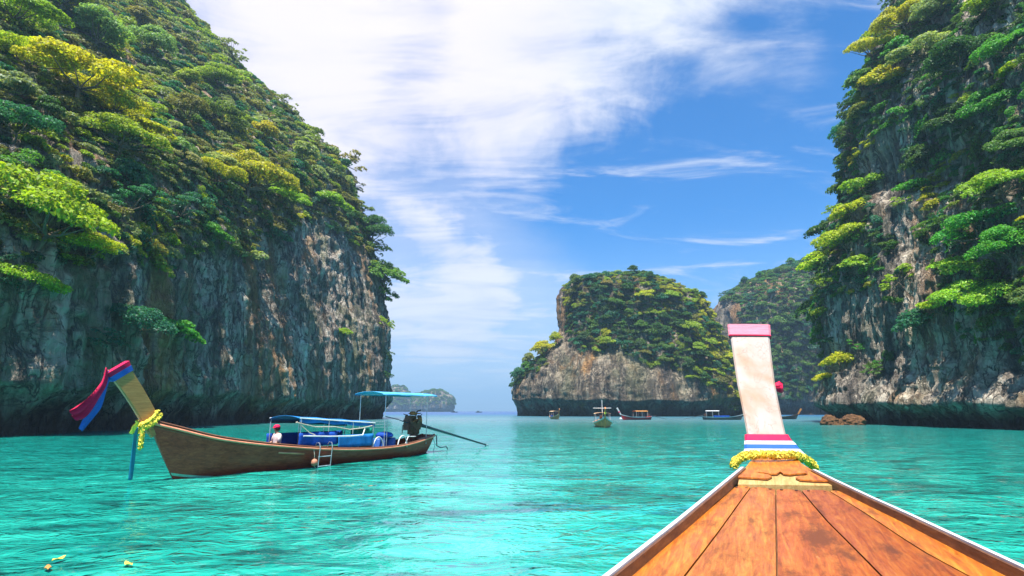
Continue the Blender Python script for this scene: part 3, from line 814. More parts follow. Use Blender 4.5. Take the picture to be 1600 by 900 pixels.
# right cliff
bare_r = [(1338, 215), (1420, 195), (1432, 300), (1450, 380), (1478, 480), (1500, 530), (1620, 555), (1700, 700), (1200, 700), (1268, 600), (1300, 530), (1288, 468), (1372, 452), (1404, 395), (1372, 335), (1345, 270)]
def mask_r(px, py, S_):
    q = fbm(S_.P * 0.16, 3)
    return ~in_poly(px + 14 * q, py + 22 * q, bare_r) | ((q > 0.42) & (py < 600))
man_r = [(1400, 50, 48, 'yellow green', 'spreading'), (1365, 100, 44, 'yellow green', 'spreading'), (1345, 145, 36, 'mid green', 'rounded'), (1380, 150, 40, 'yellow green', 'rounded'), (1350, 190, 30, 'olive', 'rounded'),
         (1460, 40, 50, 'pale green', 'rounded'), (1560, 25, 56, 'lime green', 'rounded'), (1440, 100, 50, 'pale green', 'spreading'), (1500, 120, 56, 'dark green', 'rounded'), (1575, 95, 50, 'bright green', 'spreading'),
         (1340, 295, 36, 'lime green', 'bushy'), (1312, 300, 26, 'mid green', 'bushy'), (1325, 345, 34, 'yellow green', 'bushy'), (1350, 240, 24, 'yellow green', 'airy'), (1322, 400, 46, 'yellow green', 'spreading', 'yellow green flat-topped tree jutting over the outer rock edge of the right cliff'),
         (1345, 430, 34, 'lime green', 'spreading'), (1425, 300, 30, 'bright green', 'bushy'), (1450, 270, 40, 'dark green', 'rounded'), (1410, 325, 18, 'lime green', 'airy'), (1500, 210, 54, 'dark green', 'rounded'),
         (1555, 190, 56, 'bright green', 'rounded'), (1590, 250, 50, 'mid green', 'rounded'), (1570, 320, 58, 'lime green', 'spreading', 'largest lime green tree by the right photo edge, halfway up the right cliff'), (1530, 390, 62, 'bright green', 'spreading', 'vivid bright green tree on the right cliff below the large lime green one'),
         (1580, 420, 56, 'bright green', 'rounded'), (1500, 440, 40, 'lime green', 'spreading'), (1530, 500, 58, 'lime green', 'spreading', 'lime green tree lowest on the right cliff, overhanging tan streaked rock'), (1470, 500, 30, 'yellow green', 'spreading'),
         (1590, 500, 46, 'dark green', 'rounded'), (1405, 450, 30, 'lime green', 'airy'), (1440, 530, 36, 'blue green', 'rounded', 'dark blue green bushy tree on the grey lower rock of the right cliff'), (1306, 572, 30, 'yellow green', 'bushy', 'yellow bush on the low seaward corner of the right cliff'),
         (1285, 595, 18, 'yellow green', 'bushy', 'small yellow tuft hanging at the seaward foot of the right cliff'), (1340, 545, 16, 'bright green', 'airy'), (1365, 585, 18, 'mid green', 'airy'), (1395, 475, 18, 'mid green', 'bushy')]
vegetate('cliff_r', cliff_r, mask_r, 2600, lambda P: np.interp(P[:, 1], [40, 95], [1.0, 1.5]),
         ('dark green', 'mid green', 'blue green', 'bright green', 'lime green', 'yellow green'), (4, 3, 2, 2, 1.6, 1.2), 48, (24, 46), man_r,
         'dense dark undergrowth between the trees on the right cliff', (1240, -140, 1860, 640))
fringe('cliff_r', cliff_r, [(1331, 215, 16, 'mid green'), (1326, 165, 15, 'dark green'), (1300, 330, 14, 'lime green'), (1335, 255, 12, 'yellow green'), (1392, 5, 18, 'dark green'), (1296, 440, 14, 'lime green')])

# islands
bare_c = [(795, 605), (850, 560), (866, 525), (862, 445), (884, 440), (890, 520), (905, 545), (960, 540), (1010, 565), (1060, 585), (1110, 600), (1140, 618), (1160, 700), (780, 700)]
def mask_c(px, py, S_):
    q = fbm(S_.P * 0.07, 3); return ~in_poly(px + 10 * q, py + 20 * q, bare_c)
vegetate('isle_c', isle_c, mask_c, 2400, lambda P: P[:, 1] * 0 + 2.2, ('dark green', 'mid green', 'blue green', 'olive', 'lime green', 'yellow green'), (4, 3, 2, 1.5, 1.6, 1.2), 62, (9, 17),
         [(890, 440, 18, 'mid green', 'rounded'), (840, 545, 20, 'yellow green', 'rounded'), (815, 572, 15, 'mid green', 'rounded'), (1010, 470, 17, 'yellow green', 'spreading'), (1080, 520, 18, 'lime green', 'spreading'),
          (860, 530, 15, 'yellow green', 'rounded'), (1100, 550, 16, 'lime green', 'rounded'), (1050, 470, 15, 'lime green', 'spreading')],
         'dense green forest cover over the mid-bay island', (780, 380, 1180, 640))
bare_b = [(1110, 470), (1150, 468), (1165, 520), (1160, 570), (1180, 620), (1320, 615), (1320, 700), (1100, 700)]
def mask_b(px, py, S_):
    q = fbm(S_.P * 0.05, 3); return ~in_poly(px + 8 * q, py + 14 * q, bare_b)
vegetate('isle_b', isle_b, mask_b, 2000, lambda P: P[:, 1] * 0 + 2.9, ('dark green', 'mid green', 'blue green', 'bright green'), (3, 3, 2.5, 1.5), 26, (8, 13), [],
         'dense green forest cover over the island behind the right cliff', (1110, 380, 1400, 640))
# far islets: one green cover each
for q, Sf in enumerate(far_isles):
    idx = np.where((Sf.P[:, 2] > 14) & (Sf.face > -0.4))[0]; sel = rng.choice(idx, size=min(len(idx), 260), replace=False)
    tint = np.ones((len(sel), 4)); tint[:, :3] = np.array(TONES['mid green']) * rng.uniform(0.6, 1.2, (len(sel), 1))
    rot = np.array([tilt_euler(Sf.N[i], 0.7, rnd.uniform(0, 6.28)) for i in sel])
    scatter('undergrowth', ('hazy tree cover on the small distant rock dome', 'hazy tree cover on the low middle islet', 'hazy tree cover on the far right-hand islet')[q], Sf.P[sel], rot, rng.uniform(3, 6, len(sel)), tint, rng.integers(0, 6, len(sel)))

# trees whose words are alike are told apart by their order from the left
for o, px in planted:
    if len(o['label'].replace(',', '').split()) > 12: o['label'] = o['label'].replace('flat-topped', 'flat')
bylab = {}
for o, px in planted: bylab.setdefault(o['label'], []).append((px, o))
NTH = ('leftmost', 'second', 'third', 'fourth', 'fifth', 'sixth', 'seventh', 'eighth', 'ninth')
for lab, lst in bylab.items():
    if len(lst) < 2: continue
    lst.sort(key=lambda q: q[0])
    for j, (px, o) in enumerate(lst):
        o['label'] = lab + (', leftmost' if j == 0 else ', rightmost' if j == len(lst) - 1 else f', {NTH[min(j, 8)]} one')


# boulders at the foot of the right cliff
for px, py, r_, lab in ((1302, 664, 1.35, 'brown weedy boulder at the foot of the right cliff, nearer its seaward corner'), (1334, 664, 1.5, 'brown weedy boulder at the right cliff foot, right one of two')):
    p = on_z(px, py, 0.0)
    bm = bmesh.new(); bmesh.ops.create_icosphere(bm, subdivisions=5, radius=1.0)
    V = np.array([v.co[:] for v in bm.verts])
    d = 1 + 0.45 * fbm(V * 1.3 + px, 4) + 0.22 * ridged(V * 3 + px, 3) - .1
    for v, k_ in zip(bm.verts, d): v.co = Vector(v.co) * k_
    me = bpy.data.meshes.new('boulder'); bm.to_mesh(me); bm.free()
    if 'boulder' not in M: M['boulder'] = mat_plain('weedy_boulder', (0.10, 0.05, 0.022), 0.9, 0.2, 0.6, 4.5, bump=0.8)
    me.materials.append(M['boulder']); me.polygons.foreach_set('use_smooth', np.ones(len(me.polygons), bool))
    o = link('boulder', me, label=lab, cat='boulder', group='boulders at the right cliff foot'); o.location = (p.x, p.y + 0.3, 0.1); o.scale = (r_, r_ * 0.9, r_ * 0.72)

# ------------------------------------------------------------------ boats
def hull_mesh(st, nt=48, ns=10, thick=0.045, floor_drop=0.42):
    """st rows: (x at gunwale, half beam, gunwale z, x at keel, keel z), bow first. Returns outer+cap+inner in one MB, and a function for points on the side"""
    st = np.array(st, float); t = np.linspace(0, len(st) - 1, nt)
    Q = smooth_curve(st, t); Q[:, 1] = np.maximum(Q[:, 1], 0.03)
    def pt(i, s, side, inset=0.0):
        ag, b, g, ak, kz = Q[i]
        y = max(b - inset, 0.004) * (s ** 0.45); return Vector((ak + (ag - ak) * s, side * y, kz + (g - kz) * s ** 1.12))
    mb = MB()
    for side in (-1, 1):
        ss = np.linspace(0, 1, ns)
        mb.sheet([[pt(i, s, side) for s in ss] for i in range(nt)])
        inn = [s for s in np.linspace(0.45, 1, 6)]
        mb.sheet([[pt(i, s, side, thick) for s in inn] for i in range(nt)])
        mb.sheet([[pt(i, 1, side), pt(i, 1, side, thick)] for i in range(nt)])
    mb.sheet([[pt(i, 0.45, -1, thick), pt(i, 0.45, 1, thick)] for i in range(nt)])       # floor
    ss = np.linspace(0, 1, ns)
    mb.sheet([[pt(nt - 1, s, -1), pt(nt - 1, s, 1)] for s in ss])                           # stern
    mb.sheet([[pt(0, s, -1), pt(0, s, 1)] for s in ss])
    return mb, pt, Q, nt
def side_strip(pt, nt, side, s0, s1, out, i0=0, i1=None, thick=0.02):
    """a band standing proud of the hull side between girth fractions s0 and s1"""
    i1 = nt if i1 is None else i1
    g = []
    for i in range(i0, i1):
        a, b = pt(i, s0, side), pt(i, s1, side); o = Vector((0, side * out, 0)); inn = Vector((0, -side * 0.004, 0))
        g.append([a + inn, a + o, b + o, b + inn])
    return MB().sheet(g)

def ribbon_sheet(path, widths, wdir, wave=0.0, waves=3.0, seg=6, phase=0.0, thick=0.006):
    """cloth strip along path; wdir is the direction across"""
    path = np.array(path, float); n = 22
    t = np.linspace(0, len(path) - 1, n); c = smooth_curve(path, t); wv = np.interp(t, range(len(widths)), widths)
    d = Vector(wdir).normalized(); g = []
    for i in range(n):
        tg = Vector(c[min(i + 1, n - 1)] - c[max(i - 1, 0)]).normalized(); nn = tg.cross(d).normalized()
        row = []
        for j in range(seg + 1):
            q = j / seg - 0.5
            row.append(Vector(c[i]) + d * wv[i] * q + nn * wave * wv[i] * math.sin(q * waves * 6.28 + phase + i * 0.22) * (0.3 + i / n))
        g.append(row)
    return MB().sheet(g, Vector(wdir).orthogonal().normalized() * thick)

def petal_rope(path, rad, n, size, seed, core=True):
    """a rope of flower heads: core tube and many small petals"""
    r = np.random.default_rng(seed); path = np.array(path, float)
    t = np.linspace(0, len(path) - 1, 26); c = smooth_curve(path, t)
    mb = MB()
    if core: mb.tube([tuple(p) for p in c], rad * 0.8, 8)
    tt = r.uniform(0, len(path) - 1, n); cc = smooth_curve(path, tt)
    for p in cc:
        d = Vector(r.normal(size=3)).normalized(); q = Vector(p) + d * rad * r.uniform(0.75, 1.12)
        nn = (d + Vector(r.normal(size=3)) * 0.5).normalized(); a = nn.orthogonal().normalized(); b = nn.cross(a); s = size * r.uniform(0.6, 1.3); th_ = r.uniform(0, 6.28)
        a, b = a * math.cos(th_) + b * math.sin(th_), b * math.cos(th_) - a * math.sin(th_)
        mb.add([q - a * s, q + b * s * 0.6 + nn * s * 0.4, q + a * s + nn * s * 0.2, q - b * s * 0.6 + nn * s * 0.4], [(0, 1, 2, 3)])
    return mb

# --- the large longtail on the left
BOW = on_z(273, 748, 0.0); STERN = on_z(655, 708, 0.0)
hd = (BOW - STERN); hd.z = 0; hd.normalize()
RZ = math.atan2(hd.y, hd.x)
def boat_local(px, py, off=0.0):
    """pixel -> (along, height) in the boat's lengthwise plane shifted sideways by off"""
    d = ray(px, py); n = Vector((-hd.y, hd.x, 0)); b = BOW + n * off
    det = d.x * -hd.y - (-hd.x) * d.y
    t = (b.x * -hd.y + hd.x * b.y) / det
    P = Vector((0, 0, CAMH)) + d * t
    return (P - b).dot(hd), P.z
lb = empty('longtail_boat', BOW, RZ, label='large dark brown longtail boat with blue awning, moored under the left cliff', cat='boat', group='longtail boats in the bay')
st_l = [(1.02, .05, 1.76, -.10, -.22), (.35, .30, 1.56, -.7, -.32), (-1, .62, 1.19, -1.7, -.38), (-3, .90, .88, -3.4, -.40), (-5.8, 1.0, .60, -6, -.40), (-8.5, .93, .50, -8.4, -.40), (-10.4, .77, .57, -10.2, -.36), (-12.2, .52, .77, -11.8, -.26), (-12.75, .40, .86, -12.3, -.12)]
mb, pt, Q, nt = hull_mesh(st_l, 60, 12)
hull = mb.obj('hull', M['hull'], lb, smooth=False)
for side in (1, -1):
    MB().tube([pt(i, 0.955, side) + Vector((0, side * .022, 0)) for i in range(nt)], 0.042, 8).obj('gunwale_trim', M['trim'], hull, smooth=True)
    side_strip(pt, nt, side, 0.90, 0.915, 0.02).obj('rubbing_strip', M['rail_wood'], hull)
    side_strip(pt, nt, side, 0.20, 0.245, 0.012, 0, 40).obj('waterline_stripe', M['boot'], hull)
cap_g = [[pt(i, 1, 1) + Vector((0, .03, .004)), pt(i, 1, 1, .11) + Vector((0, 0, .03))] for i in range(nt)]
for side in (1, -1):
    MB().sheet([[pt(i, 1, side) + Vector((0, side * .035, .004)), pt(i, 1, side, .02) + Vector((0, 0, .035)), pt(i, 1, side, .10) + Vector((0, 0, .03)), pt(i, 1, side, .10) + Vector((0, 0, -.03))] for i in range(nt)]).obj('gunwale', M['rail_wood'], hull)
# short pale rub rail below the gunwale
i0 = min(range(nt), key=lambda i: abs(Q[i][0] + 3.0)); i1 = min(range(nt), key=lambda i: abs(Q[i][0] + 4.1))
MB().tube([pt(i, 0.80, 1) + Vector((0, .015, 0)) for i in range(i0, i1 + 1)], 0.032, 8).obj('rub_rail', M['trim'], hull, smooth=True)
# bow deck
MB().sheet([[pt(i, 0.97, -1, .05), pt(i, 0.97, 1, .05)] for i in range(0, 10)], (0, 0, -0.03)).obj('bow_deck', M['rail_wood'], lb)
# prow board: a tapered plank raking forward
def prow_plank(x0, z0, x1, z1, w0, w1, t0, t1, n=8, curve=0.0):
    g = []
    for i in range(n + 1):
        q = i / n; x = x0 + (x1 - x0) * q + curve * math.sin(q * math.pi); z = z0 + (z1 - z0) * q
        d = Vector((x1 - x0, 0, z1 - z0)).normalized(); nn = Vector((d.z, 0, -d.x))
        wv = (w0 + (w1 - w0) * q) / 2; tv = t0 + (t1 - t0) * q
        c = Vector((x, 0, z))
        g.append([c + Vector((0, -wv, 0)) - nn * tv / 2, c + Vector((0, wv, 0)) - nn * tv / 2, c + Vector((0, wv, 0)) + nn * tv / 2, c + Vector((0, -wv, 0)) + nn * tv / 2, c + Vector((0, -wv, 0)) - nn * tv / 2])
    mb = MB(); mb.sheet(g)
    mb.add([*g[0][:4]], [(0, 1, 2, 3)]); mb.add([*g[-1][:4]], [(3, 2, 1, 0)])
    return mb
prow_plank(.70, 1.36, 2.05, 3.17, .12, .16, .42, .52, curve=-.05).obj('prow_board', M['prow_wood'], lb, bevel=0.015)
prow_plank(.98, 1.36, 2.30, 3.10, .06, .06, .04, .05, curve=-.05).obj('stem_strip', M['trim'], lb)
# awning low over the seats
def awning(parent, x0, x1, y, z0, z1, sag, mat, name='awning', drop=0.12, camber=0.10):
    g = []
    for i in range(13):
        q = i / 12; x = x0 + (x1 - x0) * q; zb = z0 + (z1 - z0) * q - sag * (0.5 - 0.5 * math.cos(q * math.pi * 6)) * 0.4
        row = [Vector((x, -y - .01, zb - drop))]
        for j in range(9):
            e = j / 8 * 2 - 1; row.append(Vector((x, y * e, zb + camber * (1 - e * e))))
        row.append(Vector((x, y + .01, zb - drop * (1 + 0.25 * math.sin(q * 20)))))
        g.append(row)
    return MB().sheet(g, (0, 0, -0.012)).obj(name, mat, parent, smooth=True)
aw = awning(lb, -3.9, -7.9, .78, 1.74, 1.50, .06, M['royal_cloth'], 'awning')
g = []
for x, z in ((-3.95, 1.60), (-4.6, 1.56), (-5.6, 1.52), (-6.6, 1.47)):
    pass
MB().tube([(-3.9 - 4 * q, .80, 1.74 - .24 * q + .004) for q in np.linspace(0, 1, 12)], 0.022, 6).obj('awning_edge', M['white_pipe'], aw)
MB().tube([(-3.9 - 4 * q, -.80, 1.74 - .24 * q + .004) for q in np.linspace(0, 1, 12)], 0.022, 6).obj('awning_edge', M['white_pipe'], aw)
# rolled rail and cord loops below the awning
MB().tube([(-3.7, .82, 1.60), (-4.6, .84, 1.42), (-5.6, .84, 1.40), (-6.4, .84, 1.28), (-7.1, .84, 1.32), (-7.7, .82, 1.40)], 0.02, 6).obj('cord', M['rope'], lb)
MB().tube([(-3.75, .80, 1.62), (-4.3, .88, 1.22), (-4.55, .90, 1.14)], 0.018, 6).obj('cord', M['rope'], lb)
MB().tube([(-4.0, .92, 1.12), (-5.2, .97, 1.06), (-6.3, .97, 1.03), (-7.0, .96, 1.05), (-7.15, .92, 1.28)], 0.026, 6).obj('side_rail', M['white_pipe'], lb)
for x in (-3.95, -5.3, -6.6, -7.8):
    for sd in (-1, 1):
        MB().tube([(x, sd * .80, .55), (x, sd * .80, 1.72 + (x + 3.9) * .06)], 0.02, 6).obj('awning_post', M['metal'], lb)
# side cloths
def cloth_panel(x0, x1, y, z0, z1, mat, name, ph=0.0):
    g = []
    for i in range(19):
        q = i / 18; x = x0 + (x1 - x0) * q
        g.append([Vector((x, y + .02 * math.sin(q * 22 + ph + 2 * e), z0 + (z1 - z0) * e)) for e in (0, .25, .5, .75, 1)])
    return MB().sheet(g, (0, -.012, 0)).obj(name, mat, lb, smooth=True)
cloth_panel(-3.85, -5.75, .84, .74, 1.22, M['blue_cloth'], 'side_cloth')
cloth_panel(-5.78, -7.75, .86, .60, 1.08, M['royal_cloth'], 'side_cloth', 2.0)
cloth_panel(-3.85, -7.75, -.84, .66, 1.18, M['blue_cloth'], 'side_cloth', 1.0)
cloth_panel(-6.9, -8.2, .40, .75, 1.28, M['green_cloth'], 'green_cloth', 0.5)
for x in (-4.6, -6.0, -7.2): MB().box((x, 0, .42), (.26, 1.56, .04)).obj('thwart', M['rail_wood'], lb, bevel=.008)
# pipe hoops and rail near the stern
for x in (-8.15, -9.75):
    MB().tube([(x + .32 * math.cos(a), .80, .42 + .50 * math.sin(a)) for a in np.linspace(0, math.pi, 14)], 0.026, 7).obj('pipe_hoop', M['white_pipe'], lb, smooth=True)
MB().tube([(-10.0, .74, .5), (-10.25, .72, .86), (-10.9, .64, .84)], 0.022, 6).obj('pipe_rail', M['white_pipe'], lb)
for z in (1.32, 1.44, 1.56):
    MB().tube([(-7.9, .60, z), (-8.9, .60, z - .02), (-9.2, .58, z - .10)], 0.014, 5).obj('rack_bar', M['metal'], lb)
MB().tube([(-8.9, .60, .5), (-8.9, .60, 1.56)], 0.016, 5).obj('rack_post', M['metal'], lb)
# stern awning on four posts
aw2 = awning(lb, -8.3, -12.3, .80, 2.74, 2.74, .0, M['sky_cloth'], 'stern_awning', .05, .10)
for x, y in ((-8.6, .72), (-8.6, -.72), (-11.9, .50), (-11.9, -.50)):
    MB().tube([(x, y, .45), (x, y, 2.76)], 0.018, 6).obj('awning_post', M['metal'], aw2)
for x in (-8.6, -11.9):
    yy = .72 if x > -10 else .50
    MB().tube([(x, -yy, 2.70), (x, yy, 2.70)], 0.014, 6).obj('cross_bar', M['metal'], aw2)
# long-tail engine
en = MB()
en.box((-11.45, 0, 1.34), (.80, .42, .44)).box((-11.3, 0, 1.66), (.46, .36, .24)).box((-11.85, .02, 1.42), (.22, .36, .36)).box((-11.05, 0, 1.28), (.18, .34, .34))
en.lathe((-11.1, 0, 1.36), [(.20, -.06), (.22, -.04), (.22, .04), (.20, .06)], 16, 'x').tube([(-11.5, .16, 1.78), (-11.5, .22, 1.98), (-11.75, .24, 2.04)], .035, 8)
en.box((-11.55, 0, 1.02), (.70, .20, .22)).box((-11.6, 0, .88), (.28, .28, .18))
r9 = random.Random(4)
for q in range(16):
    c = Vector((-11.4 + r9.uniform(-.5, .42), r9.choice((-1, 1)) * r9.uniform(.16, .26), 1.40 + r9.uniform(-.32, .42)))
    en.box(c, (r9.uniform(.06, .24), r9.uniform(.05, .12), r9.uniform(.06, .22)), Euler((r9.uniform(-.5, .5), r9.uniform(-.5, .5), r9.uniform(-.4, .4))).to_matrix())
for q in range(9):
    a = Vector((-11.4 + r9.uniform(-.45, .4), r9.choice((-1, 1)) * .24, 1.4 + r9.uniform(-.3, .35))); b = Vector((-11.4 + r9.uniform(-.5, .5), r9.choice((-1, 1)) * .27, 1.4 + r9.uniform(-.5, .5)))
    en.tube([a, (a + b) / 2 + Vector((0, r9.uniform(-.1, .1), r9.uniform(0, .16))), b], .018, 6)
eng = en.obj('engine', M['engine'], lb, bevel=.02)
MB().lathe((-11.35, .08, 1.80), [(.09, 0), (.15, .03), (.15, .14), (.07, .18)], 14).obj('air_filter', M['engine_rust'], eng)
MB().box((-11.75, .21, 1.60), (.24, .06, .22)).tube([(-11.2, .24, 1.5), (-11.5, .27, 1.62), (-11.8, .25, 1.5)], .025, 6).obj('manifold', M['engine_rust'], eng)
MB().box((-11.6, 0, 1.88), (.40, .44, .05)).obj('engine_cover', M['engine_rust'], eng, bevel=.01)
MB().tube([(-9.35, .1, 1.76), (-10.3, .08, 1.60), (-11.1, .05, 1.42)], [.018, .02, .03], 7).obj('tiller', M['shaft'], lb)
MB().tube([(-11.9, 0, 1.36), (-12.5, 0, 1.24), (-18.35, 0, .08)], [.11, .075, .04], 9).obj('propeller_shaft', M['shaft'], lb, smooth=True)
pb = MB()
for a in (0, 2.09, 4.18):
    pb.box((-18.4, .09 * math.cos(a), .06 + .09 * math.sin(a)), (.02, .16, .07), Euler((a, .5, 0)).to_matrix())
pb.obj('propeller', M['metal'], lb)
MB().tube([(-11.6, 0, .5), (-11.6, 0, .95)], .06, 8).box((-11.6, 0, .50), (.5, .9, .08)).obj('engine_mount', M['rail_wood'], lb)
MB().sheet([[pt(i, .9, -1, .05), pt(i, .9, 1, .05)] for i in range(nt - 8, nt)], (0, 0, -.03)).obj('stern_deck', M['rail_wood'], lb)

# things on and beside the large boat
def in_boat(name, x, y, z, rz=0.0, **kw):
    """a free thing standing at a place of the large boat"""
    p = BOW + hd * x + Vector((-hd.y, hd.x, 0)) * y; return empty(name, (p.x, p.y, z), RZ + rz, **kw)
def boat_to_world(o):
    o.location = BOW; o.rotation_euler = (0, 0, RZ)
b1 = in_boat('barrel', -8.75, .30, .18, label='blue plastic drum lying near the stern of the large boat, forward one', cat='barrel', group='blue drums in the large boat')
MB().lathe((0, 0, 0), [(.24, 0), (.28, .03), (.28, .28), (.295, .30), (.295, .34), (.28, .36), (.28, .62), (.24, .66)], 18).obj('drum', M['barrel'], b1, smooth=True)
MB().lathe((.12, 0, .66), [(.045, 0), (.045, .03)], 10).obj('bung', M['shorts'], b1)
b2 = in_boat('barrel', -9.45, .30, .18, label='blue plastic drum with dark sack on it, aft one by the stern hoops', cat='barrel', group='blue drums in the large boat')
for ch in b1.children:
    c = ch.copy(); C.objects.link(c); c.parent = b2
bm_ = MB().lathe((0, 0, 0), [(.10, 0), (.30, .03), (.34, .12), (.26, .22), (.10, .27)], 14)
sk = bm_.obj('sack', M['blue_cloth'], None, smooth=True, label='dark blue sack heaped on the aft blue drum', cat='bag'); pw = BOW + hd * -9.1 + Vector((-hd.y, hd.x, 0)) * .3; sk.location = (pw.x, pw.y, .84); sk.scale = (1.2, 1, 1)

lad = empty('boarding_ladder', BOW, RZ, label='thin metal boarding ladder hooked over the side of the large brown boat', cat='ladder')
lx = boat_local(498, 705, 1.0)[0]; lx2 = boat_local(517, 705, 1.0)[0]
yl = 1.06
for x in (lx, lx2):
    MB().tube([(x, .80, .74), (x, .90, .86), (x, 1.02, .84), (x, yl, .70), (x, yl - .05, .0), (x, yl - .08, -.35)], .018, 7).obj('side_tube', M['metal'], lad)
for z in (.36, .02, -.22):
    MB().box(((lx + lx2) / 2, yl - .05, z), (abs(lx - lx2), .06, .025)).obj('rung', M['white_pipe'], lad)
fd = empty('fender', BOW, RZ, label='faded orange float tied on the hull beside the ladder', cat='float')
fx = boat_local(491, 722, 1.0)[0]
MB().lathe((fx, 1.0, .05), [(.03, 0), (.10, .03), (.13, .12), (.10, .21), (.03, .25)], 12).obj('float_body', M['fender'], fd, smooth=True)
MB().tube([(fx + .05, .98, .66), (fx + .03, 1.02, .45), (fx, 1.0, .29)], .012, 5).tube([(fx, 1.0, .06), (fx - .12, 1.02, -.08), (fx - .2, 1.02, -.3)], .012, 5).obj('float_line', M['rope'], fd)
an = empty('anchor', BOW, RZ, label='dark bent iron anchor rod hanging off the stern of the large boat', cat='anchor')
MB().tube([(-12.75, .30, .84), (-13.0, .32, .80), (-13.06, .32, .30), (-13.4, .32, .20), (-13.9, .32, .22), (-14.0, .32, .08)], .028, 7).obj('shank', M['shaft'], an)
MB().tube([(-12.6, .34, .80), (-12.85, .36, .4), (-12.7, .38, .1), (-12.9, .38, -.2)], .016, 6).obj('anchor_line', M['rope'], an)

# ribbons and garland on the large prow
def cloth_thing(name, label, cat, pieces, group=None):
    o = empty(name, BOW, RZ, label=label, cat=cat, group=group)
    for nm, mbq, mat in pieces: mbq.obj(nm, mat, o, smooth=True)
    return o
x0, z0, x1, z1 = 1.80, 2.90, 2.06, 3.20
def wrap(z_a, z_b, mat, grow=.02):
    q0 = (z_a - 1.36) / 1.81; q1 = (z_b - 1.36) / 1.81
    xx = lambda q: .70 + 1.35 * q
    return prow_plank(xx(q0), z_a, xx(q1), z_b, .15 + grow, .17 + grow, .50 + grow * 2, .54 + grow * 2, 3)
cloth_thing('tied_cloth', 'red over blue cloth bands wrapped round the tip of the raked brown prow', 'sash',
            [('red_band', wrap(3.10, 3.21, 0, .05), M['red_cloth']), ('blue_band', wrap(2.97, 3.095, 0, .04), M['ribbon_blue'])], 'prow cloths')
tail = []
A = lambda px, py, off=.10: (lambda q: (q[0], off, q[1]))(boat_local(px, py, off))
cloth_thing('ribbon_streamer', 'red cloth streamer blowing forward from the tip of the brown prow', 'ribbon',
            [('red_tail', ribbon_sheet([A(168, 578), A(163, 600), A(148, 622), A(128, 642), A(112, 648)], [.2, .22, .30, .48, .36], (.62, .25, .74), .2, 2.2), M['red_cloth'])], 'prow cloths')
cloth_thing('ribbon_streamer', 'dark blue cloth streamer hanging behind the red one from the brown prow', 'ribbon',
            [('blue_tail', ribbon_sheet([A(172, 582, .02), A(164, 604, .02), A(154, 632, .02), A(140, 650, .02), A(126, 672, .02)], [.18, .2, .24, .26, .16], (.55, .3, .35), .12, 1.4), M['ribbon_blue'])], 'prow cloths')
cloth_thing('ribbon_streamer', 'long narrow teal ribbon hanging straight down from the brown prow to the water', 'ribbon',
            [('teal_tail', ribbon_sheet([A(214, 668, .16), A(210, 690, .16), A(207, 720, .16), A(204, 750, .16)], [.10, .13, .15, .15], (.8, .3, 0), .08, 1.2), M['teal_ribbon'])], 'prow cloths')
ga = empty('garland', BOW, RZ, label='yellow flower garland knotted round the foot of the raked brown prow', cat='garland')
cq = boat_local(226, 660, .0); gx, gz = cq
axd = Vector((1.35, 0, 1.81)).normalized(); nnv = Vector((axd.z, 0, -axd.x))
loop = []
for a in np.linspace(0, 2 * math.pi, 17):
    loop.append(Vector((gx - .1, 0, gz - .02)) + nnv * .36 * math.cos(a) + Vector((0, .16, 0)) * math.sin(a) + axd * .02 * math.sin(3 * a))
petal_rope(loop, .075, 420, .045, 5).obj('flower_ring', M['yellow'], ga)
petal_rope([l + axd * .12 for l in loop], .06, 300, .045, 6).obj('flower_ring', M['yellow'], ga)
petal_rope([A(222, 664, .20), A(222, 680, .22), A(220, 692, .22), A(219, 700, .22)], .06, 160, .045, 7).obj('flower_tail', M['yellow'], ga)
ribbon_sheet([A(216, 660, .2), A(210, 668, .22), A(205, 678, .22)], [.10, .16, .14], (.8, .3, 0.2), .1, 1).obj('bow_loop', M['yellow'], ga)

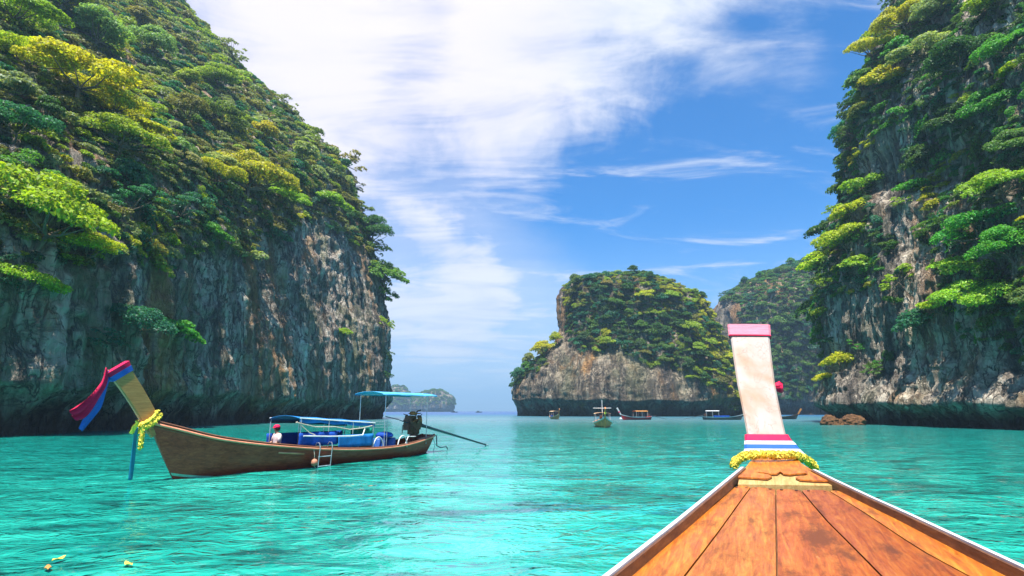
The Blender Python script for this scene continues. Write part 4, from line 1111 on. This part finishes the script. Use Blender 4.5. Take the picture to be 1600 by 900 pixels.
# ------------------------------------------------------------------ the person in the large boat
def build_person():
    x, zt = boat_local(436, 663, .35)
    zs = zt - 0.86                                       # seat height from the top of the head
    o = in_boat('person', x, .35, 0, rz=-.25, label='person in red cap and pale top sitting in the large brown boat', cat='person')
    o.location.z = zs
    me = bpy.data.meshes.new('body'); bm = bmesh.new(); sk = bm.verts.layers.skin.verify()
    def vtx(p, r, root=False):
        v = bm.verts.new(p); v[sk].radius = (r, r) if not isinstance(r, tuple) else r; v[sk].use_root = root; return v
    def chain(start, pts):
        pv = start; out = []
        for p, r in pts:
            v = vtx(p, r); bm.edges.new((pv, v)); pv = v; out.append(v)
        return out
    # +x is the way the person faces; the pelvis rests on the seat at z = 0
    pel = vtx((0, 0, .11), (.15, .11), True)
    sp_ = chain(pel, [((.01, 0, .25), (.135, .10)), ((.03, 0, .40), (.16, .105)), ((.04, 0, .50), (.12, .085)), ((.055, 0, .585), .05), ((.075, 0, .66), .075), ((.08, 0, .735), (.085, .08)), ((.075, 0, .80), (.06, .06))])
    chest = sp_[2]
    for s in (-1, 1):
        sh = chain(chest, [((.03, s * .17, .50), .055), ((.07, s * .23, .28), .043), ((.26, s * .18, .17), .033), ((.34, s * .15, .165), (.036, .020))])
        hand = sh[-1]
        for k_, (dy, L) in enumerate(((-.030, .060), (-.010, .072), (.011, .068), (.030, .054))):
            chain(hand, [((.385, s * (.145 + dy * .9), .165), .0095), ((.385 + L * .55, s * (.145 + dy), .155), .0085), ((.385 + L * .9, s * (.145 + dy), .130), .0075)])
        chain(hand, [((.352, s * .105, .165), .0105), ((.385, s * .088, .155), .009)])
        lg = chain(pel, [((.05, s * .10, .09), .085), ((.42, s * .14, .10), .058), ((.40, s * .14, -.20), .045), ((.38, s * .14, -.42), .035), ((.47, s * .145, -.455), (.034, .024)), ((.54, s * .15, -.46), (.03, .016))])
    # nose and ears
    chain(sp_[5], [((.165, 0, .715), .016)])
    for s in (-1, 1): chain(sp_[5], [((.07, s * .088, .725), .02)])
    bm.to_mesh(me); bm.free(); me.materials.append(M['skin'])
    body = link('body', me, o)
    m1 = body.modifiers.new('skin', 'SKIN'); m1.use_smooth_shade = True
    m2 = body.modifiers.new('sub', 'SUBSURF'); m2.levels = m2.render_levels = 1
    # clothing
    mb = MB().lathe((.02, 0, 0), [(.155, .10), (.165, .22), (.165, .34), (.185, .44), (.15, .52), (.075, .565)], 16)
    V = [(vx, vy * 1.12 if False else vy, vz) for vx, vy, vz in mb.v]; mb.v = [((vx - .02) * .78 + .02, vy * 1.08, vz) for vx, vy, vz in mb.v]
    mb.tube([(.03, .13, .51), (.05, .215, .40), (.08, .235, .27)], [.075, .068, .064], 9).tube([(.03, -.13, .51), (.05, -.215, .40), (.08, -.235, .27)], [.075, .068, .064], 9)
    mb.obj('shirt', M['shirt'], o, smooth=True)
    MB().tube([(-.02, .07, .10), (.15, .11, .10), (.36, .135, .105)], [.12, .10, .082], 10).tube([(-.02, -.07, .10), (.15, -.11, .10), (.36, -.135, .105)], [.12, .10, .082], 10).obj('shorts', M['shorts'], o, smooth=True)
    hr = MB().lathe((.055, 0, .66), [(.085, -.02), (.105, .04), (.108, .09), (.10, .13), (.06, .165)], 14).obj('hair', M['hair'], o, smooth=True)
    cp = MB().lathe((.07, 0, .745), [(.112, 0), (.114, .03), (.10, .075), (.06, .105), (.015, .115)], 16)
    cp.sheet([[(.13 + .0 * a, -.085 + .17 * b, .752) if a == 0 else (.13 + .11 * math.sin(math.pi * (b * .8 + .1)), -.085 + .17 * b, .738) for a in (0, 1)] for b in np.linspace(0, 1, 8)], (0, 0, .01))
    cp.obj('cap', M['red_cloth'], o, smooth=True)
    ey = MB()
    for s in (-1, 1): ey.lathe((.158, s * .032, .735), [(.002, -.008), (.010, -.004), (.010, .004), (.002, .008)], 8)
    ey.obj('eyes', M['hair'], o); MB().box((.158, 0, .685), (.012, .045, .010)).obj('mouth', M['red_cloth'], o)
build_person()

# ------------------------------------------------------------------ boats moored further out
def small_boat(label, px, py, L, beam, heading, colors, canopy, extras, group='longtail boats in the bay', prow=1.5):
    """colors: hull, trim, canopy; heading in degrees, the way the bow points seen from above (0 = +x)"""
    p = on_z(px, py, 0.0)
    o = empty('longtail_boat', (p.x, p.y, 0), R(heading), label=label, cat='boat', group=group)
    h = L / 2
    st = [(h + .45, .05, 1.35, h - .3, -.15), (h - .5, .36 * beam, 1.05, h - 1.0, -.25), (h * .45, .85 * beam, .72, h * .4, -.3), (0, beam, .60, 0, -.3), (-h * .5, .92 * beam, .60, -h * .5, -.3), (-h * .9, .6 * beam, .72, -h * .85, -.2), (-h, .45 * beam, .80, -h * .95, -.1)]
    mb, pt, Q, nt = hull_mesh(st, 30, 8)
    hl = mb.obj('hull', colors[0], o)
    for s in (1, -1): side_strip(pt, nt, s, .88, .995, .03).obj('gunwale_trim', colors[1], hl)
    prow_plank(h + .3, 1.15, h + .3 + prow * .62, 1.15 + prow, .10, .14, .30, .36).obj('prow_board', colors[3] if len(colors) > 3 else M['prow_wood'], o)
    cx0, cx1, cz = canopy
    c_ = awning(o, cx0, cx1, .80 * beam, cz, cz, 0, colors[2], 'awning', .07, .10)
    for x in (cx0 - .15, (cx0 + cx1) / 2, cx1 + .15):
        for s in (1, -1): MB().tube([(x, s * .74 * beam, .5), (x, s * .74 * beam, cz)], .022, 5).obj('awning_post', M['white_pipe'], c_)
    MB().box((-h * .8, 0, 1.05), (.7, .35, .45)).box((-h * .8, 0, 1.35), (.4, .3, .2)).obj('engine', M['engine'], o, bevel=.02)
    MB().tube([(-h * .9, 0, 1.05), (-h - 4.2, 0, .1)], [.06, .035], 6).obj('propeller_shaft', M['shaft'], o)
    for k_, (nm, mbq, mt) in enumerate(extras(h, beam) if extras else ()): mbq.obj(nm, mt, o)
    return o
toward = lambda px, py: math.degrees(math.atan2(-on_z(px, py).y, -on_z(px, py).x))
def ex_wraps(h, b): return [('prow_cloth', MB().box((h + .75, 0, 1.75), (.36, .22, .24)), M['red_cloth'])]
def ex_cargo(h, b): return [('side_cloth', MB().box((0, .86 * b, .80), (h * .8, .03, .36)).box((0, -.86 * b, .80), (h * .8, .03, .36)), M['blue_cloth']), ('bench', MB().box((.8, 0, .7), (.3, 1.5 * b, .06)).box((-.8, 0, .7), (.3, 1.5 * b, .06)), M['rail_wood'])]
def ex_mast(h, b): return [('mast', MB().tube([(-.2, 0, .6), (-.2, 0, 3.4)], .035, 6).tube([(-.2, -1.15, 2.35), (-.2, 1.15, 2.35)], .03, 6), M['white_pipe']), ('prow_cloth', MB().box((h + .75, 0, 1.75), (.36, .22, .24)), M['yellow']),
                           ('seat', MB().box((0, -.35, .8), (1.2, .5, .35)).box((0, .4, .8), (1.2, .5, .35)), M['cream'])]
small_boat('small cream longtail seen bow-on, leftmost of the boats before the mid-bay island', 867, 655, 8.5, .95, toward(867, 655) + 12, (M['gold_brown'], M['cream'], M['cream'], M['gold_brown']), (1.6, -3.0, 1.9), ex_cargo, prow=1.3)
small_boat('gold-brown longtail seen bow-on with a tall crossed mast, nearest of the mid-bay boats', 942, 667, 8.0, 1.22, toward(942, 667) + 4, (M['gold_brown'], M['white_paint'], M['cream'], M['gold_brown']), (.8, -2.6, 1.7), ex_mast, prow=1.2)
small_boat('red and white longtail lying sideways with tan awning, right of the masted boat', 995, 656, 7.6, 1.0, 200, (M['red_paint'], M['white_paint'], M['orange_cloth'], M['white_paint']), (.6, -2.6, 1.95), ex_wraps, prow=1.5)
small_boat('dark longtail with white awning pointing right, by the right foot of mid-bay island', 1128, 656, 8.5, 1.0, -22, (M['dark_paint'], M['white_paint'], M['white_cloth'], M['dark_paint']), (-.4, -3.4, 2.0), ex_cargo, prow=1.6)
small_boat('dark longtail peeking out behind the pale foreground prow board', 1216, 655, 8.5, 1.0, -15, (M['dark_paint'], M['rail_wood'], M['orange_cloth']), (.4, -2.8, 1.7), None, prow=1.4)
p = on_z(970, 655)
bu = empty('mooring_buoy', (p.x, p.y, 0), label='round white mooring buoy floating left of the red and white boat', cat='buoy')
MB().lathe((0, 0, 0), [(.05, -.25), (.30, -.12), (.38, .08), (.30, .28), (.08, .38)], 14).obj('float_body', M['white_paint'], bu, smooth=True); MB().tube([(0, 0, .36), (0, 0, .52)], .03, 6).obj('eye', M['metal'], bu)
for px, lab in ((748, 'tiny dark boat on the horizon, nearer the mid-bay island'), (710, 'tiny dark boat on the horizon, nearer the far islets')):
    p = at_y(px, 644, 700)
    o = empty('distant_boat', (p.x, p.y, 0), R(10), label=lab, cat='boat', group='boats on the horizon')
    h = 3.6
    mb, pt, Q, nt = hull_mesh([(h + .5, .06, 1.2, h - .3, -.2), (h * .5, 1.0, .9, h * .5, -.4), (0, 1.3, .8, 0, -.4), (-h, 1.0, .9, -h, -.3)], 16, 6)
    mb.obj('hull', M['dark_paint'], o)
    MB().box((-.6, 0, 1.35), (2.6, 1.7, 1.0)).box((-.6, 0, 1.92), (3.0, 2.0, .10)).obj('cabin', M['dark_paint'], o)

# ------------------------------------------------------------------ the foreground bow
hxr = ratio(1188, 642)[0]
fh = Vector((hxr, 1, 0)).normalized(); fr_ = Vector((fh.y, -fh.x, 0))
DO = at_y(1219, 752, 3.4); DO.z = 0                        # origin: middle of the deck's forward end
ZD0, ZD1 = 1.57, 1.485                                       # deck height there and 1.7 m further aft
def deck_z(a): return ZD0 + (ZD1 - ZD0) * (-a / 1.7)
def deck_pt(px, py, lift=0.0):
    """pixel -> (forward, right) on the deck surface, raised by lift"""
    d = ray(px, py); k_ = (ZD0 - ZD1) / 1.7
    # CAMH + t dz = ZD0 + lift + k * (t d - DO).fh
    num = ZD0 + lift - k_ * DO.dot(fh) - CAMH; den = d.z - k_ * d.dot(fh)
    P = Vector((0, 0, CAMH)) + d * (num / den); q = P - DO
    return q.dot(fh), -q.dot(Vector((-fh.y, fh.x, 0)))
fb = empty('longtail_bow', (DO.x, DO.y, 0), math.atan2(fh.y, fh.x), label='orange varnished bow of the longtail boat in the foreground, planks and white rim', cat='boat', group='longtail boats in the bay')
def dl(px, py, lift=0.0):
    a, b = deck_pt(px, py, lift); return (a, -b)            # local y points left
AFT = -2.6
def seam(pix, aft_dir=True):
    P = [dl(*p) for p in pix]
    (x0, y0), (x1, y1) = P[-2], P[-1]
    k_ = (AFT - x1) / (x1 - x0); P.append((AFT, y1 + (y1 - y0) * k_))
    return P
seams = [seam([(1153, 755), (1066, 828), (978, 900)]), seam([(1177, 756), (1121, 830), (1068, 900)]), seam([(1212, 756), (1213, 830), (1214, 900)]),
         seam([(1245, 757), (1294, 814), (1378, 900)]), seam([(1279, 757), (1356, 803), (1440, 857), (1519, 900)]), seam([(1301, 757), (1359, 782), (1412, 811), (1506, 854), (1600, 900)])]
def resample(P, xs):
    P = sorted(P); return np.interp(xs, [p[0] for p in P], [p[1] for p in P])
xs = np.linspace(AFT, -0.005, 26)
tones = [(1.15, 1.26, 1.0), (.98, 1.14, 1.35), (.90, .84, .9), (.76, .68, .8), (1.15, 1.30, 1.0)]
NAIL = MB().lathe((0, 0, 0), [(.0075, -.004), (.0075, .0015), (.004, .0025)], 8).mesh('nail', M['engine'])
for q in range(5):
    ya = resample(seams[q], xs) - 0.0035; yb = resample(seams[q + 1], xs) + 0.0035
    mb = MB(); n = 7; g = []
    for x, a, b in zip(xs, ya, yb):
        row = []
        for j in range(n):
            e = j / (n - 1); row.append(Vector((x, a + (b - a) * e, deck_z(x) + 0.003 * math.sin(3.1 * x + q * 2 + e * 2) + 0.004 * (1 - (2 * e - 1) ** 4) - .004)))
        g.append(row)
    mb.sheet(g, (0, 0, -0.03))
    o = mb.obj('plank', M['deck'], fb, smooth=False); o.color = (*tones[q], 1)
    for xn in (-.045,):
        for e in (.22, .78):
            yn = float(resample(seams[q], [xn])[0] * (1 - e) + resample(seams[q + 1], [xn])[0] * e)
            nl = link('nail', NAIL, o); nl.location = (xn, yn, deck_z(xn) + .002)
# dark joists under the seams keep light from leaking through
MB().prism([(AFT, resample(seams[0], [AFT])[0]), (-.01, resample(seams[0], [-.01])[0]), (-.01, resample(seams[5], [-.01])[0]), (AFT, resample(seams[5], [AFT])[0])], lambda x, y: deck_z(x) - .036, lambda x, y: deck_z(x) - .075).obj('under_deck', M['rail_wood'], fb)
# gunwales: brown inner face, white rim, outer hull side
GL = 0.036
inner_l = seams[0]; inner_r = seams[5]
rim_l = [dl(p[0], p[1], GL) for p in ((1171, 726), (1065, 816), (961, 900))]; rim_r = [dl(p[0], p[1], GL) for p in ((1252, 727), (1297, 750), (1353, 777), (1412, 804), (1600, 893))]
def ext(P):
    (x0, y0), (x1, y1) = P[-2], P[-1]; k_ = (AFT - x1) / (x1 - x0); return P + [(AFT, y1 + (y1 - y0) * k_)]
rim_l, rim_r = ext(rim_l), ext(rim_r)
xg = np.linspace(AFT, 0.50, 34)
for nm, inner, rim, sgn in (('left', inner_l, rim_l, 1), ('right', inner_r, rim_r, -1)):
    yi = np.where(xg < 0, resample(inner, np.minimum(xg, 0)), resample(rim, xg)); yr = resample(rim, xg)
    yi = np.where(xg < 0, yi, yr - sgn * 0.004); 
    if sgn > 0: yi = np.minimum(yi, yr - .004)
    else: yi = np.maximum(yi, yr + .004)
    up = np.array([deck_z(x) for x in xg])
    MB().sheet([[Vector((x, a - sgn * .001, z - .004)), Vector((x, b - sgn * .002, z + GL)), Vector((x, b + sgn * .008, z + GL)), Vector((x, b + sgn * .012, z - .02))] for x, a, b, z in zip(xg, yi, yr, up)]).obj('gunwale', M['rail_wood'], fb)
    MB().sheet([[Vector((x, b + sgn * .009, z + GL - .004)), Vector((x, b + sgn * .009, z + GL + .007)), Vector((x, b + sgn * .028, z + GL + .006)), Vector((x, b + sgn * .032, z + GL - .03)), Vector((x, b + sgn * .012, z + GL - .03))] for x, b, z in zip(xg, yr, up)]).obj('rim', M['white_paint'], fb)
    MB().sheet([[Vector((x, b + sgn * .012, z + GL - .03)), Vector((x + .1, b * .86 + sgn * .01, z - .5)), Vector((x + .1, b * .55, z - 1.1)), Vector((x, 0, -.35))] for x, b, z in zip(xg, yr, up)]).obj('hull_side', M['hull'], fb, smooth=True)
# carved breasthook in front of the planks, over a pale sill
BH = 0.028
def bl(px, py): return dl(px, py, BH)
aft_edge = [(1153, 745), (1176, 746), (1199, 747.5), (1206, 744), (1200, 741), (1188, 739.5), (1179, 737), (1192, 738), (1203, 740), (1214, 740), (1219, 736.5), (1224, 740), (1234, 741), (1248, 739.5), (1258, 739), (1263, 741), (1258, 743), (1246, 744), (1243, 746), (1250, 749), (1272, 750.5), (1296, 751)]
poly = [bl(*p) for p in aft_edge] + [bl(1252, 724), bl(1244, 714), bl(1178, 714), bl(1170, 724)]
bh = MB().prism(poly, lambda x, y: deck_z(x) + BH, lambda x, y: deck_z(x) + BH - .008).obj('carved_breasthook', M['deck'], fb); bh.color = (1.15, 1.3, 1.1, 1)
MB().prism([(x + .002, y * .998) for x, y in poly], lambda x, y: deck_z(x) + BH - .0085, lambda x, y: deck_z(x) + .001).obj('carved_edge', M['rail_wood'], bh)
sill = [dl(1153, 757, .012), dl(1300, 759, .012), dl(1296, 747, .012), dl(1262, 733, .012), dl(1180, 732, .012), dl(1155, 748, .012)]
MB().prism([(x + .003, y) for x, y in sill], lambda x, y: deck_z(x) + .012, lambda x, y: deck_z(x) - .05).obj('sill', M['pale_wood'], fb)

# prow board of the foreground boat
YB, YT = 3.80, 4.62
def mat_board():
    m, k, out = material('bleached_prow_paint')
    co = k.n('ShaderNodeTexCoord').outputs['Object']
    n = k.noise(k.mapping(co, (5, 5, 1.5)), 0.9, 4, 0.5, 0.2); sp2 = k.noise(k.mapping(co, (18, 18, 3.2)), 2.4, 6, 0.7, 2.0)
    c = k.mix(k.mapr(n, 0.34, 0.72), (0.41, 0.33, 0.29), (0.36, 0.22, 0.145))
    c = k.mix(k.mapr(sp2, 0.64, 0.74, 0, 0.6), c, (0.33, 0.22, 0.17))
    cn = k.noise(k.mapping(co, (5, 5, 0.9)), 1.3, 5, 0.55, 0.5)
    ck = k.math('MULTIPLY', k.mapr(k.math('ABSOLUTE', k.math('SUBTRACT', cn, 0.5)), 0.016, 0.0), k.mapr(sp2, 0.42, 0.55))
    c = k.mix(k.math('MULTIPLY', ck, 0.8), c, (0.30, 0.20, 0.15))
    b = principled(k, c, 0.55, 0.35, k.bump(k.math('SUBTRACT', n, ck), 0.3, 0.01)); k.t.links.new(b.outputs[0], out.inputs[0]); return m
M['board_paint'] = mat_board()
rows = [((1176, 722), (1244, 722), 4.42), ((1172, 700), (1236, 700), 4.48), ((1168, 684), (1229, 684), 4.54), ((1160, 640), (1219, 640), 4.72), ((1152, 600), (1211, 600), 4.93), ((1146, 560), (1206, 560), 5.14), ((1141, 523), (1202, 523), 5.34), ((1139, 508), (1201, 508), 5.42)]
inv = Matrix.Translation((DO.x, DO.y, 0)) @ Matrix.Rotation(math.atan2(fh.y, fh.x), 4, 'Z'); inv = inv.inverted()
def board_rows(rws, grow=0.0, thick=0.11):
    g = []
    for (l, r_, Y) in rws:
        a, b = inv @ at_y(*l, Y), inv @ at_y(*r_, Y); c = (a + b) / 2; a = c + (a - c) * (1 + grow * 2.6); b = c + (b - c) * (1 + grow * 2.6)
        bk = Vector((thick + grow * .4, 0, -.02)); f_ = Vector((-grow * .25, 0, grow * .12)); e = (b - a) * .045
        m_ = (a + b) / 2 - Vector((.006, 0, 0))
        g.append([a + f_ + bk * .16, a + f_ + e, m_ + f_, b + f_ - e, b + f_ + bk * .16, b + bk, a + bk, a + f_ + bk * .16])
    mb = MB(); mb.sheet(g)
    mb.add(g[-1][:7], [tuple(range(7))]); mb.add(g[0][:7], [tuple(range(6, -1, -1))])
    return mb
board_rows(rows).obj('prow_board', M['board_paint'], fb)
def interp_row(py):
    ys = [r_[0][1] for r_ in rows][::-1]
    f_ = lambda vals: float(np.interp(py, ys, vals[::-1]))
    return ((f_([r_[0][0] for r_ in rows]), py), (f_([r_[1][0] for r_ in rows]), py), f_([r_[2] for r_ in rows]))
def band(name, py0, py1, mat, parent, grow, flare0=0.0, flare1=0.0):
    rws = []
    for q in np.linspace(0, 1, 4):
        py = py0 + (py1 - py0) * q; l, r_, Y = interp_row(py); fl = flare0 + (flare1 - flare0) * q
        rws.append(((l[0] - fl * .55, py), (r_[0] + fl, py + .5), Y - .012))
    return board_rows(rws, grow).obj(name, mat, parent)
def fg_thing(name, label, cat, group=None): return empty(name, (DO.x, DO.y, 0), math.atan2(fh.y, fh.x), label=label, cat=cat, group=group)
pc = fg_thing('tied_cloth', 'pink cloth cap folded over the top of the pale foreground prow board', 'cloth', 'prow cloths')
band('cap_cloth', 523, 507, M['pink_cloth'], pc, .03)
band('cap_hem', 524.5, 523.4, M['red_cloth'], pc, .034)
sa = fg_thing('tied_cloth', 'red, white and blue cloth sash wrapped round the foot of the pale prow board', 'sash', 'prow cloths')
band('red_band', 689, 679, M['red_cloth'], sa, .035, 4, 1)
band('white_band', 695, 689.3, M['white_cloth'], sa, .045, 7, 4)
band('blue_band', 701.5, 695.3, M['ribbon_blue'], sa, .040, 9, 7)
band('white_band', 710, 701.8, M['white_cloth'], sa, .045, 14, 9)
kn = fg_thing('ribbon_knot', 'small red cloth knot sticking out right of the pale foreground prow board', 'ribbon', 'prow cloths')
kp = inv @ at_y(1213, 605, 5.05)
km = MB()
for q in range(7):
    a = q * .9; km.tube([kp + Vector((.02, .04, 0)), kp + Vector((.02 * math.cos(a), -.02 - .004 * q, .028 * math.sin(a))), kp + Vector((.03 * math.sin(a), -.035, .03 * math.cos(a))), kp + Vector((.0, -.012, -.03 + .008 * q))], [.02, .026, .02, .012], 8)
km.obj('knot', M['red_cloth'], kn, smooth=True)
gr = fg_thing('garland', 'thick yellow flower garland draped round the base of the foreground prow', 'garland')
gp = [inv @ at_y(*q) for q in ((1147, 727, 4.28), (1152, 719, 4.29), (1166, 712, 4.30), (1188, 710, 4.28), (1212, 711, 4.27), (1236, 711, 4.29), (1250, 714, 4.33), (1264, 721, 4.37), (1273, 731, 4.40))]
petal_rope(gp, .029, 2600, .0105, 21).obj('flower_rope', M['yellow'], gr)

# fallen leaves afloat
for px, py, lab in ((75, 886, 'orange leaf afloat at the lower left corner of the bay water'), (92, 872, 'yellow leaf afloat, just above the orange leaf'), (201, 880, 'yellow leaf afloat right of the other two, near the bottom edge')):
    p = on_z(px, py, 0.05); mb = MB(); n = 8
    g = [[Vector((.12 * (i / n - .5) * 2, s * .04 * math.sin(math.pi * min(max(i / n, .02), .98)), .012 * abs(s) + .01 * math.sin(i))) for s in (-1, 0, 1)] for i in range(n + 1)]
    o = mb.sheet(g, (0, 0, -.004)).obj('fallen_leaf', M['orange_cloth'] if 'orange leaf afloat at' in lab else M['yellow'], None, smooth=True, label=lab, cat='leaf', group='leaves afloat')
    o.location = (p.x, p.y, .04); o.rotation_euler = (0, 0, px * .7)

# ------------------------------------------------------------------ haze
def build_haze():
    m = bpy.data.materials.new('haze'); m.use_nodes = True; t = m.node_tree; t.nodes.clear()
    o_ = t.nodes.new('ShaderNodeOutputMaterial'); v = t.nodes.new('ShaderNodeVolumePrincipled')
    v.inputs['Color'].default_value = (0.48, 0.76, 1.0, 1); v.inputs['Density'].default_value = 0.00036; v.inputs['Anisotropy'].default_value = 0.2
    t.links.new(v.outputs[0], o_.inputs['Volume'])
    MB().box((0, 0, 130), (20000, 20000, 270)).obj('haze', m, None, kind='stuff')
build_haze()
